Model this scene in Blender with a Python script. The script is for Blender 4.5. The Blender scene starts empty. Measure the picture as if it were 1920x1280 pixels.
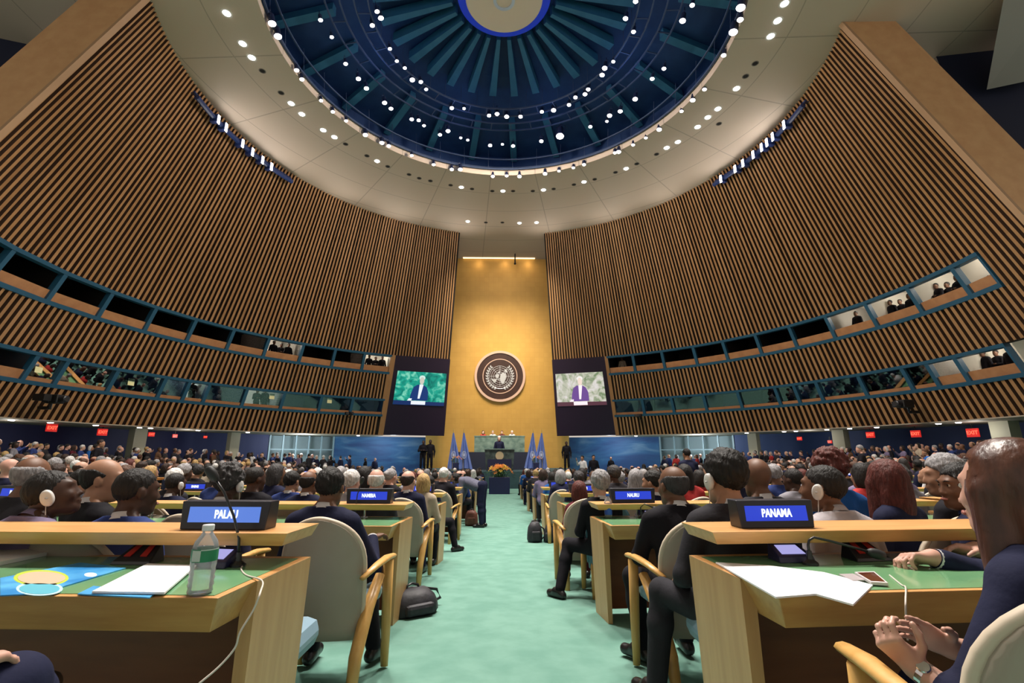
import bpy, math, random
import numpy as np
from mathutils import Vector, Matrix
random.seed(11)
PI = math.pi
S = bpy.context.scene
COL = S.collection
rad = math.radians
# ---------------------------------------------------------------- camera model (world z = height above the camera's own floor)
CAMZ = 1.20
F, TH, YAW = 900.0, 0.2325, -0.0204
DC, DO = 18.09, 15.1            # centre (y) of the slat cone and of the round ceiling opening
HC = 15.0                       # ceiling height above the lens
RB, KC = 12.95, 0.4342          # cone radius at the ceiling and its slope
ZC, ZD, ZE, ZF, ZG = 6.74, 5.46, 3.83, 2.64, 1.40

def rz(z): return RB + KC*(HC - z)

def ray(px, py):
    u, v = (px-960)/F, (640-py)/F
    x, y, z = u, math.cos(TH)-v*math.sin(TH), math.sin(TH)+v*math.cos(TH)
    c, s = math.cos(YAW), math.sin(YAW)
    return Vector((c*x-s*y, s*x+c*y, z))
def W(x, y, z): return Vector((x, y, z+CAMZ))       # lens-relative height -> world
def at_z(px, py, z):
    d = ray(px, py); d = d*(z/d.z); return W(*d)
def at_y(px, py, y):
    d = ray(px, py); d = d*(y/d.y); return W(*d)
def az_on(px, py, r):
    """angle on the circle of radius r round the hall centre that stands in the direction of this pixel"""
    d = ray(px, py); dx, dy = d.x, d.y
    a = dx*dx+dy*dy; b = -2*dy*DC; c = DC*DC-r*r
    t = (-b+math.sqrt(max(b*b-4*a*c, 0)))/(2*a)
    return math.atan2(t*dx, t*dy-DC)
def cone(ang, z, off=0.0):
    r = rz(z)+off
    return W(r*math.sin(ang), DC+r*math.cos(ang), z)

# ---------------------------------------------------------------- floor of the hall: falls towards the dais, rises a little at the sides
PY = [-6, 0, 2.16, 4.55, 7.27, 10.28, 13.24, 16.26, 19.26, 22.26, 25.25, 28.24, 31, 60]
PZ = [-.90, -1.08, -1.19, -1.315, -1.43, -1.54, -1.65, -1.73, -1.80, -1.86, -1.91, -1.94, -1.95, -1.95]
def floor_z(x, y):
    z = float(np.interp(y, PY, PZ))
    return z + CAMZ + .05*max(0.0, abs(x)-4.5)
ROWY = [2.16, 4.55, 7.27, 10.28, 13.24, 16.26, 19.26, 22.26, 25.25]
def row_y(i, x): return ROWY[i] + x*x/60.0
def row_rot(x): return math.atan2(x, 30.0)

# ---------------------------------------------------------------- materials
MATS = {}
def mat(name, col=(.5,.5,.5), rough=.5, metal=0.0, emit=None, estr=1.0, spec=None):
    if name in MATS: return MATS[name]
    m = bpy.data.materials.new(name); m.use_nodes = True
    b = m.node_tree.nodes['Principled BSDF']
    b.inputs['Base Color'].default_value = (*col, 1)
    b.inputs['Roughness'].default_value = rough
    b.inputs['Metallic'].default_value = metal
    if spec is not None: b.inputs['Specular IOR Level'].default_value = spec
    if emit:
        b.inputs['Emission Color'].default_value = (*emit, 1)
        b.inputs['Emission Strength'].default_value = estr
    MATS[name] = m
    return m
def nodes(m): return m.node_tree.nodes, m.node_tree.links, m.node_tree.nodes['Principled BSDF']
def ramp(N, cols):
    r = N.new('ShaderNodeValToRGB'); e = r.color_ramp.elements
    while len(e) < len(cols): e.new(.5)
    for k, (p, c) in enumerate(cols):
        e[k].position = p; e[k].color = (*c, 1)
    return r
def noise_mat(name, c1, c2, scale=8, rough=.6, stretch=(1,1,1), bump=0, metal=0, detail=4, lo=.35, hi=.65, spec=None):
    if name in MATS: return MATS[name]
    m = mat(name, c1, rough, metal, spec=spec); N, L, b = nodes(m)
    t = N.new('ShaderNodeTexCoord'); mp = N.new('ShaderNodeMapping'); n = N.new('ShaderNodeTexNoise')
    mp.inputs['Scale'].default_value = stretch; n.inputs['Scale'].default_value = scale; n.inputs['Detail'].default_value = detail
    L.new(t.outputs['Object'], mp.inputs['Vector']); L.new(mp.outputs['Vector'], n.inputs['Vector'])
    r = ramp(N, [(lo, c1), (hi, c2)]); L.new(n.outputs['Fac'], r.inputs['Fac']); L.new(r.outputs['Color'], b.inputs['Base Color'])
    if bump:
        bp = N.new('ShaderNodeBump'); bp.inputs['Strength'].default_value = bump; bp.inputs['Distance'].default_value = .02
        L.new(n.outputs['Fac'], bp.inputs['Height']); L.new(bp.outputs['Normal'], b.inputs['Normal'])
    return m
def slat_mat(name, cols, rough=.5):
    m = mat(name, cols[0], rough); N, L, b = nodes(m)
    g = N.new('ShaderNodeNewGeometry'); r = ramp(N, [(i/(len(cols)-1), c) for i, c in enumerate(cols)])
    t = N.new('ShaderNodeTexCoord'); mp = N.new('ShaderNodeMapping'); n = N.new('ShaderNodeTexNoise')
    mp.inputs['Scale'].default_value = (3, 3, .25); n.inputs['Scale'].default_value = 2.0
    L.new(t.outputs['Object'], mp.inputs['Vector']); L.new(mp.outputs['Vector'], n.inputs['Vector'])
    a = N.new('ShaderNodeMath'); a.operation = 'MULTIPLY_ADD'; a.inputs[1].default_value = .55
    L.new(g.outputs['Random Per Island'], a.inputs[0])
    k = N.new('ShaderNodeMath'); k.operation = 'MULTIPLY'; k.inputs[1].default_value = .45
    L.new(n.outputs['Fac'], k.inputs[0]); L.new(k.outputs[0], a.inputs[2])
    L.new(a.outputs[0], r.inputs['Fac']); L.new(r.outputs['Color'], b.inputs['Base Color'])
    return m
def glow(name, col, s):
    if name in MATS: return MATS[name]
    return mat(name, (.02,.02,.02), .5, emit=col, estr=s)
def clear_mat(name, tint=(1,1,1), gloss=.12, grough=.02):
    if name in MATS: return MATS[name]
    m = bpy.data.materials.new(name); m.use_nodes = True; N, L = m.node_tree.nodes, m.node_tree.links
    N.clear(); o = N.new('ShaderNodeOutputMaterial'); mx = N.new('ShaderNodeMixShader')
    t = N.new('ShaderNodeBsdfTransparent'); g = N.new('ShaderNodeBsdfGlossy'); fr = N.new('ShaderNodeFresnel')
    t.inputs['Color'].default_value = (*tint, 1); g.inputs['Roughness'].default_value = grough
    a = N.new('ShaderNodeMath'); a.operation = 'ADD'; a.inputs[1].default_value = gloss
    L.new(fr.outputs[0], a.inputs[0]); L.new(a.outputs[0], mx.inputs['Fac'])
    L.new(t.outputs[0], mx.inputs[1]); L.new(g.outputs[0], mx.inputs[2]); L.new(mx.outputs[0], o.inputs['Surface'])
    MATS[name] = m
    return m

# ---------------------------------------------------------------- mesh builder
class MB:
    def __init__(s): s.v = []; s.f = []; s.m = []
    def add(s, vs, fs, m=0):
        o = len(s.v); s.v += [tuple(p) for p in vs]; s.f += [tuple(i+o for i in f) for f in fs]; s.m += [m]*len(fs)
    def hexa(s, p, m=0):     # p: 4 bottom (ccw), 4 top
        s.add(p, [(3,2,1,0),(4,5,6,7),(0,1,5,4),(1,2,6,5),(2,3,7,6),(3,0,4,7)], m)
    def box(s, c, d, rz_=0, m=0, M=None):
        x, y, z = d[0]/2, d[1]/2, d[2]/2
        P = [Vector(q) for q in ((-x,-y,-z),(x,-y,-z),(x,y,-z),(-x,y,-z),(-x,-y,z),(x,-y,z),(x,y,z),(-x,y,z))]
        R = M if M is not None else Matrix.Rotation(rz_, 3, 'Z')
        s.hexa([R @ q + Vector(c) for q in P], m)
    def prism(s, poly, z0, z1, m=0, M=None):   # extruded polygon (ccw) in xy
        n = len(poly); M = M or Matrix.Identity(4)
        vs = [M @ Vector((x, y, z0)) for x, y in poly]+[M @ Vector((x, y, z1)) for x, y in poly]
        fs = [tuple(range(n-1, -1, -1)), tuple(range(n, 2*n))]+[(i, (i+1) % n, n+(i+1) % n, n+i) for i in range(n)]
        s.add(vs, fs, m)
    def tube(s, pts, r, n=10, m=0, cap=True, flat=1.0):
        pts = [Vector(p) for p in pts]; k = len(pts)
        rs = list(r) if hasattr(r, '__len__') else [r]*k
        vs = []; up = None
        for i, p in enumerate(pts):
            t = (pts[min(i+1, k-1)]-pts[max(i-1, 0)]).normalized()
            if up is None:
                up = Vector((0,0,1)) if abs(t.z) < .9 else Vector((1,0,0))
            a = t.cross(up).normalized(); up = a.cross(t).normalized()
            for j in range(n):
                q = 2*PI*j/n; vs.append(p+a*math.cos(q)*rs[i]+up*math.sin(q)*rs[i]*flat)
        fs = [(i*n+j, i*n+(j+1) % n, (i+1)*n+(j+1) % n, (i+1)*n+j) for i in range(k-1) for j in range(n)]
        if cap: fs += [tuple(range(n-1, -1, -1)), tuple((k-1)*n+j for j in range(n))]
        s.add(vs, fs, m)
    def lathe(s, prof, n=20, m=0, M=None, cap=True):  # prof: (r, z)
        M = M or Matrix.Identity(4); vs = []
        for r, z in prof:
            for j in range(n):
                a = 2*PI*j/n; vs.append(M @ Vector((r*math.cos(a), r*math.sin(a), z)))
        k = len(prof)
        fs = [(i*n+j, i*n+(j+1) % n, (i+1)*n+(j+1) % n, (i+1)*n+j) for i in range(k-1) for j in range(n)]
        if cap: fs += [tuple(range(n-1, -1, -1)), tuple((k-1)*n+j for j in range(n))]
        s.add(vs, fs, m)
    def ball(s, c, r, n=10, m=0, M=None):
        r = r if hasattr(r, '__len__') else (r, r, r); k = max(5, n//2+1); vs = []
        T = Matrix.Translation(Vector(c)) @ (M.to_4x4() if M is not None else Matrix.Identity(4))
        for i in range(k):
            a = PI*(i+.0)/(k-1)
            a = min(max(a, .02), PI-.02)
            for j in range(n):
                b = 2*PI*j/n; vs.append(T @ Vector((r[0]*math.sin(a)*math.cos(b), r[1]*math.sin(a)*math.sin(b), -r[2]*math.cos(a))))
        fs = [(i*n+j, i*n+(j+1) % n, (i+1)*n+(j+1) % n, (i+1)*n+j) for i in range(k-1) for j in range(n)]
        fs += [tuple(range(n-1, -1, -1)), tuple((k-1)*n+j for j in range(n))]
        s.add(vs, fs, m)
    def strip(s, A, B, m=0):   # quads between two polylines
        n = len(A); s.add(list(A)+list(B), [(i, i+1, n+i+1, n+i) for i in range(n-1)], m)
    def sheet(s, A, B, t, m=0):  # closed slab between two polylines, thickness vector list t
        n = len(A); A2 = [Vector(a)+Vector(q) for a, q in zip(A, t)]; B2 = [Vector(b)+Vector(q) for b, q in zip(B, t)]
        vs = list(A)+list(B)+A2+B2; fs = []
        for i in range(n-1):
            fs += [(i, i+1, n+i+1, n+i), (2*n+i+1, 2*n+i, 3*n+i, 3*n+i+1), (i+1, i, 2*n+i, 2*n+i+1), (n+i, n+i+1, 3*n+i+1, 3*n+i)]
        fs += [(0, n, 3*n, 2*n), (n-1, 3*n-1, 4*n-1, 2*n-1)]
        s.add(vs, fs, m)
    def mesh(s, name, mats, smooth=False):
        me = bpy.data.meshes.new(name); me.from_pydata(s.v, [], s.f)
        for q in (mats if isinstance(mats, (list, tuple)) else [mats]): me.materials.append(q)
        if any(s.m): me.polygons.foreach_set('material_index', s.m)
        if smooth: me.polygons.foreach_set('use_smooth', [True]*len(me.polygons))
        me.update(); return me
def place(o, parent=None):
    COL.objects.link(o)
    if parent is not None: o.parent = parent
    return o
def obj(name, mb, mats, parent=None, smooth=False, bevel=0, loc=None, rot=None):
    me = mb if isinstance(mb, bpy.types.Mesh) else mb.mesh(name, mats, smooth)
    o = place(bpy.data.objects.new(name, me), parent)
    if bevel:
        b = o.modifiers.new('bevel', 'BEVEL'); b.width = bevel; b.segments = 2; b.limit_method = 'ANGLE'; b.angle_limit = rad(40)
    if loc is not None: o.location = loc
    if rot is not None: o.rotation_euler = rot
    return o
def tag(o, label, cat, group=None, kind=None):
    o['label'] = label; o['category'] = cat
    if group: o['group'] = group
    if kind: o['kind'] = kind
    return o
def thing(name, label, cat, loc=(0,0,0), rotz=0, group=None, scale=1):
    o = place(bpy.data.objects.new(name, None)); o.location = loc; o.rotation_euler = (0,0,rotz); o.empty_display_size = .1
    o.scale = (scale,)*3
    return tag(o, label, cat, group)
def struct(name, mb, mats, parent=None, **k):
    o = obj(name, mb, mats, parent, **k)
    if parent is None: o['kind'] = 'structure'
    return o
def dup(root, loc, rotz, label=None, group=None, scale=None, cat=None):
    def cp(o, par):
        c = o.copy(); COL.objects.link(c); c.parent = par
        for ch in KIDS.get(o.name, []): cp(ch, c)
        return c
    r = cp(root, None); r.location = loc; r.rotation_euler = (0,0,rotz)
    if scale: r.scale = (scale,)*3
    if label: r['label'] = label
    if group: r['group'] = group
    return r
KIDS = {}
def learn(root):
    """remember the tree under a thing so that dup() can copy it"""
    for ch in root.children_recursive+[root]:
        KIDS[ch.name] = list(ch.children)
    return root
ORD = 'first second third fourth fifth sixth seventh eighth ninth tenth eleventh twelfth thirteenth fourteenth fifteenth sixteenth seventeenth eighteenth nineteenth twentieth twenty-first twenty-second twenty-third twenty-fourth twenty-fifth twenty-sixth twenty-seventh twenty-eighth twenty-ninth thirtieth'.split()
ORD += ['thirty-'+o for o in ORD[:9]]+['fortieth']
def side(x): return 'left' if x < 0 else 'right'
def text_mesh(body, size, ext=.002, xs=1.0):
    fc = bpy.data.curves.new('text', 'FONT'); fc.body = body; fc.size = size; fc.align_x = 'CENTER'; fc.align_y = 'CENTER'; fc.extrude = ext; fc.offset = size*.018; fc.resolution_u = 3
    o = bpy.data.objects.new('text', fc); COL.objects.link(o)
    bpy.context.view_layer.update()
    me = bpy.data.meshes.new_from_object(o.evaluated_get(bpy.context.evaluated_depsgraph_get()))
    bpy.data.objects.remove(o); bpy.data.curves.remove(fc)
    me.transform(Matrix.Diagonal((xs,1,1,1)) )
    me.transform(Matrix.Rotation(PI/2, 4, 'X')); return me

# ================================================================ the setting
M_slat = slat_mat('slat_wood', [(.27,.13,.052),(.37,.19,.08),(.44,.235,.11)])
M_back = mat('slat_backing', (.008,.004,.003), .9); M_slside = mat('slat_side_shade', (.055,.022,.010), .8)  # slat sides coloured dark to stand in for shade in the gaps
M_trim = mat('slat_edge_trim', (.40,.24,.14), .5)
M_veneer = noise_mat('end_veneer', (.54,.29,.14), (.60,.34,.17), 2.5, .5)
M_blue = mat('window_blue', (.018,.085,.16), .45)
M_sill = noise_mat('sill_wood', (.38,.17,.075), (.46,.22,.10), 3, .45)
M_navy = mat('navy_wall', (.006,.012,.085), .6)
M_dark = mat('near_black', (.008,.008,.010), .6)
M_black = mat('black_plastic', (.012,.012,.016), .35)
M_white = mat('white_paint', (.78,.78,.76), .5)
M_chrome = mat('chrome', (.7,.7,.72), .18, 1.0)
M_steel = mat('dark_steel', (.05,.06,.08), .4, .6)

def arc(a0, a1, n): return [a0+(a1-a0)*i/n for i in range(n+1)]
# floor
mb = MB(); xs = [-32,-26,-20,-16,-12,-8,-4.5,-1.5,0,1.5,4.5,8,12,16,20,26,32]; ys = list(np.linspace(-6, 42, 49))
mb.add([(x, y, floor_z(x, y)) for y in ys for x in xs], [(j*17+i, j*17+i+1, (j+1)*17+i+1, (j+1)*17+i) for j in range(48) for i in range(16)])
M_carpet = noise_mat('mint_carpet', (.145,.300,.245), (.19,.36,.298), 5, .95, bump=.15, detail=8, spec=.1)
N, L, b = nodes(M_carpet)
n2 = N.new('ShaderNodeTexNoise'); n2.inputs['Scale'].default_value = .9; n2.inputs['Detail'].default_value = 6
r2 = ramp(N, [(.40,(.80,.80,.80)),(.62,(1.05,1.05,1.05))]); mx = N.new('ShaderNodeMix'); mx.data_type = 'RGBA'; mx.blend_type = 'MULTIPLY'; mx.inputs['Factor'].default_value = 1
src = b.inputs['Base Color'].links[0].from_socket
L.new(n2.outputs['Fac'], r2.inputs['Fac']); L.new(src, mx.inputs[6]); L.new(r2.outputs['Color'], mx.inputs[7]); L.new(mx.outputs[2], b.inputs['Base Color'])
struct('floor', mb, M_carpet)

# ceiling with the round opening; the joints follow circles and radii round the opening
M_ceil = mat('ceiling_beige', (.40,.35,.285), .7); N, L, b = nodes(M_ceil)
tc = N.new('ShaderNodeTexCoord'); sx = N.new('ShaderNodeSeparateXYZ'); L.new(tc.outputs['Object'], sx.inputs[0])
def MATH(op, a, b_=None, c=None):
    q = N.new('ShaderNodeMath'); q.operation = op
    for i, v in enumerate((a, b_, c)):
        if v is None: continue
        if isinstance(v, (int, float)): q.inputs[i].default_value = v
        else: L.new(v, q.inputs[i])
    return q.outputs[0]
yo = MATH('SUBTRACT', sx.outputs['Y'], DO); rr = MATH('SQRT', MATH('ADD', MATH('MULTIPLY', sx.outputs['X'], sx.outputs['X']), MATH('MULTIPLY', yo, yo)))
an = MATH('ARCTAN2', sx.outputs['X'], yo)
ja = MATH('LESS_THAN', MATH('MULTIPLY', MATH('PINGPONG', MATH('ADD', an, .08), PI/22), rr), .028)
jr = MATH('LESS_THAN', MATH('PINGPONG', MATH('ADD', rr, .05), 1.05), .022)
jj = MATH('MAXIMUM', ja, jr)
nz = N.new('ShaderNodeTexNoise'); nz.inputs['Scale'].default_value = 1.2; nz.inputs['Detail'].default_value = 6
rc = ramp(N, [(.3,(.54,.43,.345)),(.7,(.61,.495,.405))]); L.new(nz.outputs['Fac'], rc.inputs['Fac'])
mxc = N.new('ShaderNodeMix'); mxc.data_type = 'RGBA'; L.new(MATH('MULTIPLY', jj, .38), mxc.inputs['Factor']); L.new(rc.outputs['Color'], mxc.inputs[6]); mxc.inputs[7].default_value = (.12,.10,.08,1)
L.new(mxc.outputs[2], b.inputs['Base Color'])
mb = MB(); n = 128; RO = 8.54
inn = [W(RO*math.sin(a), DO+RO*math.cos(a), HC) for a in arc(0, 2*PI, n)]
inl = [p+Vector((0,0,.35)) for p in inn]
o1 = [W(13.3*math.sin(a), DC+13.3*math.cos(a), HC) for a in arc(0, 2*PI, n)]
o2 = [W(30*math.sin(a), 14+30*math.cos(a), HC) for a in arc(0, 2*PI, n)]
mb.strip(o1, inn); mb.strip(o2, o1); mb.strip(inn, inl)
o2u = [p+Vector((0,0,.6)) for p in o2]; mb.strip(o2u, o2); mb.strip(inl, [W(9.4*math.sin(a), DO+9.4*math.cos(a), HC+.35) for a in arc(0, 2*PI, n)])
struct('ceiling', mb, M_ceil)

# blue dome over the opening
M_dome = noise_mat('dome_blue', (.006,.032,.125), (.010,.045,.15), 2, .6)
M_beam = noise_mat('dome_beam_teal', (.025,.135,.24), (.035,.16,.27), 2, .6)
M_rail = mat('dome_rail', (.05,.075,.15), .5)
mb = MB(); n = 96
prof = [(9.4,HC+.35),(9.4,HC+1.7),(7.0,HC+2.3),(4.5,HC+2.75),(2.0,HC+2.95),(.3,HC+3.0)]
for (ra, za), (rb, zb) in zip(prof, prof[1:]):
    mb.strip([W(ra*math.sin(a), DO+ra*math.cos(a), za) for a in arc(0,2*PI,n)], [W(rb*math.sin(a), DO+rb*math.cos(a), zb) for a in arc(0,2*PI,n)])
struct('ceiling_dome', mb, M_dome)
def ring(mb, r, z, w, h, n=96, m=0, cx=0, cy=DO):
    P = lambda q, zz: [W(cx+q*math.sin(a), cy+q*math.cos(a), zz) for a in arc(0,2*PI,n)]
    a, b_, c, d = P(r-w/2, z-h/2), P(r+w/2, z-h/2), P(r+w/2, z+h/2), P(r-w/2, z+h/2)
    mb.strip(a, b_, m); mb.strip(b_, c, m); mb.strip(c, d, m); mb.strip(d, a, m)
mb = MB()
for k in range(30):                                   # the fan of inner beams
    a = 2*PI*(k+.5)/30
    ca, sa = math.cos(a), math.sin(a)
    def pt(r, t, z): return W(r*sa+t*ca, DO+r*ca-t*sa, z)
    mb.hexa([pt(2.1,-.08,HC+2.45), pt(2.1,.08,HC+2.45), pt(5.1,.17,HC+2.15), pt(5.1,-.17,HC+2.15), pt(2.1,-.08,HC+2.93), pt(2.1,.08,HC+2.93), pt(5.1,.17,HC+2.55), pt(5.1,-.17,HC+2.55)])
o = struct('ceiling_beam', mb, M_beam); o.name = 'trim_1'
mb = MB()
for k in range(24):
    a = 2*PI*(k+.25)/24
    ca, sa = math.cos(a), math.sin(a)
    mb.hexa([pt(6.7,-.17,HC+1.95), pt(6.7,.17,HC+1.95), pt(9.3,.17,HC+1.35), pt(9.3,-.17,HC+1.35), pt(6.7,-.13,HC+2.3), pt(6.7,.13,HC+2.3), pt(9.3,.13,HC+1.7), pt(9.3,-.13,HC+1.7)])
struct('trim_2', mb, M_beam)
mb = MB()
for r in (5.1, 5.62, 6.15, 6.7): ring(mb, r, HC+1.45, .05, .07)
ring(mb, 8.45, HC+.32, .06, .08); ring(mb, 8.2, HC+.75, .05, .06); ring(mb, 8.75, HC+.6, .05, .06)
for k in range(40):
    a = 2*PI*k/40; ca, sa = math.cos(a), math.sin(a)
    mb.hexa([pt(5.1,-.02,HC+1.43), pt(5.1,.02,HC+1.43), pt(5.62,.02,HC+1.43), pt(5.62,-.02,HC+1.43), pt(5.1,-.02,HC+1.48), pt(5.1,.02,HC+1.48), pt(5.62,.02,HC+1.48), pt(5.62,-.02,HC+1.48)])
    a += .06; ca, sa = math.cos(a), math.sin(a)
    mb.hexa([pt(6.15,-.02,HC+1.43), pt(6.15,.02,HC+1.43), pt(6.7,.02,HC+1.43), pt(6.7,-.02,HC+1.43), pt(6.15,-.02,HC+1.48), pt(6.15,.02,HC+1.48), pt(6.7,.02,HC+1.48), pt(6.7,-.02,HC+1.48)])
    mb.tube([W(8.45*sa, DO+8.45*ca, HC+.3), W(8.6*sa, DO+8.6*ca, HC+1.6)], .015, 5)
    mb.tube([W(5.1*sa, DO+5.1*ca, HC+1.45), W(5.15*sa, DO+5.15*ca, HC+2.4)], .012, 5)
struct('dome_gantry', mb, M_rail)  # the dome's lamp gantry: rails, rungs and hangers
# hub of the dome: beige disc with a blue lit ring and a smaller ring on it
hub = thing('ceiling_hub', 'beige disc with blue glowing rim at the centre of the dome', 'ceiling disc', W(0, DO, HC+2.2))
mb = MB(); mb.lathe([(.02,-.02),(1.45,-.02),(1.5,.03),(1.45,.12),(.02,.12)], 64); obj('disc', mb, mat('hub_beige', (.82,.63,.47), .6), hub)
mb = MB(); mb.lathe([(1.5,.10),(1.72,.05),(1.82,.14),(1.72,.3),(1.5,.3)], 64, cap=False); obj('glowing_rim', mb, mat('hub_blue', (.01,.04,.5), .5, emit=(.01,.05,.8), estr=.18), hub)
mb = MB(); mb.lathe([(.30,-.05),(.42,-.05),(.42,-.02),(.30,-.02)], 40, cap=False); mb.lathe([(.30,-.02),(.30,-.05)], 40, cap=False)
obj('small_ring', mb, mat('hub_ring', (.62,.62,.70), .5), hub)

# slat walls -------------------------------------------------------
SLATA = []; a_ = rad(12.0)
while a_ < rad(115):
    p_ = rad(.66+.24*min(1, (a_-rad(12))/rad(50))); SLATA.append((a_, p_)); a_ += p_
A_L0, A_L1 = -rad(13.3), -rad(112.0)
A_R0, A_R1 = rad(12.7), rad(109.0)
def slats(mb, a0, a1, z0, z1, seed=0, off=0.0):
    """trapezoid battens along the cone's generators between two heights"""
    rg = random.Random(seed); sg = 1 if a1 > a0 else -1
    for k, (ka, p) in enumerate(SLATA):
        if ka < abs(a0)+.3*p or ka > abs(a1)-.3*p: continue
        a = sg*ka; w = .27 if k % 7 else .21
        w *= rg.uniform(.94, 1.06)
        d = p*w; dd = d*.9
        P = []
        for z in (z0, z1):
            P.append([cone(a-d, z, .02), cone(a+d, z, .02), cone(a+dd, z, -.13), cone(a-dd, z, -.13)])
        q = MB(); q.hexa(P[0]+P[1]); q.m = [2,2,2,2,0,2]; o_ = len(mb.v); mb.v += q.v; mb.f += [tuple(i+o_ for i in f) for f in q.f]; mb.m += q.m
def backing(mb, a0, a1, z0, z1, m=1, off=.02, n=60, th=.12):
    A = [cone(a, z0, off) for a in arc(a0, a1, n)]; B = [cone(a, z1, off) for a in arc(a0, a1, n)]
    t = [Vector((math.sin(a), math.cos(a), 0))*th for a in arc(a0, a1, n)]
    mb.sheet(A, B, t, m)
A_WL, A_WR = az_on(729, 690, rz(6)), az_on(1143, 690, rz(6))       # where the window bands stop beside the screens
A_WRE = az_on(1886, 528, rz(ZD))                                    # far end of the right upper window band
A_MLL, A_MRL = az_on(738, 690, rz(6)), az_on(1137, 690, rz(6))
for sd, a0, a1, aw, ap in (('left', A_L0, A_L1, A_WL, A_MLL), ('right', A_R0, A_R1, A_WR, A_MRL)):
    mb = MB(); slats(mb, a0, a1, ZC, HC, 3); backing(mb, a0, a1, ZC, HC, 1)
    struct('wall_'+sd+'_upper', mb, [M_slat, M_back, M_slside])
    mb = MB(); slats(mb, ap, a1, ZE, ZD, 4); backing(mb, ap, a1, ZE, ZD, 1)
    if sd == 'right': slats(mb, A_WRE, a1, ZD, ZC, 5); backing(mb, A_WRE, a1, ZD, ZC, 1)
    s_ = -1 if sd == 'left' else 1
    mb.hexa([cone(ap, ZG, -.12), cone(aw, ZG, -.12), cone(aw, ZG, .1), cone(ap, ZG, .1), cone(ap, ZC, -.12), cone(aw, ZC, -.12), cone(aw, ZC, .1), cone(ap, ZC, .1)], 0)
    struct('wall_'+sd+'_middle', mb, [M_slat, M_back, M_slside])
    mb = MB(); slats(mb, aw, a1, ZG, ZF, 6); backing(mb, aw, a1, ZG, ZF, 1)
    struct('wall_'+sd+'_lower', mb, [M_slat, M_back, M_slside])
    # pale edge and end face
    mb = MB(); g = rad(.0)
    a = a1
    tv = Vector((math.cos(a), -math.sin(a), 0))*(.10 if sd == 'right' else -.10)
    e1 = (at_z(1680,38,HC)-at_z(1590,39,HC)); e1.z = 0; EW = e1.length; e1.normalize()
    if sd == 'left': e1 = Vector((-e1.x, e1.y, 0))
    e2 = Vector((e1.y, -e1.x, 0)); e2 = e2 if e2.y < 0 else -e2
    def cp(z, off, k): return cone(a, z, 0)+e1*(off if off < 0 else off/2.1*EW)+e2*(.10*k)
    mb.hexa([cp(-1, -.2, 0), cp(-1, -.2, 1.2), cp(-1, 2.1, 1.2), cp(-1, 2.1, 0), cp(HC, -.2, 0), cp(HC, -.2, 1.2), cp(HC, 2.1, 1.2), cp(HC, 2.1, 0)], 0)
    mb.hexa([cp(-1, -.22, -.6), cp(-1, -.22, 1.25), cp(-1, -.12, 1.25), cp(-1, -.12, -.6), cp(HC, -.22, -.6), cp(HC, -.22, 1.25), cp(HC, -.12, 1.25), cp(HC, -.12, -.6)], 1)
    struct('wall_'+sd+'_end', mb, [M_veneer, M_trim])
    # soffit, tan edge strip and the navy wall underneath
    mb = MB(); n = 60
    A = [cone(q, ZG, -.15) for q in arc(ap, a1, n)]; B = [W((rz(ZG)+4.6)*math.sin(q), DC+(rz(ZG)+4.6)*math.cos(q), ZG) for q in arc(ap, a1, n)]
    mb.sheet(A, B, [Vector((0,0,-.05))]*(n+1))
    struct('ceiling_soffit_'+sd, mb, mat('soffit', (.30,.26,.21), .6))

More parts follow.
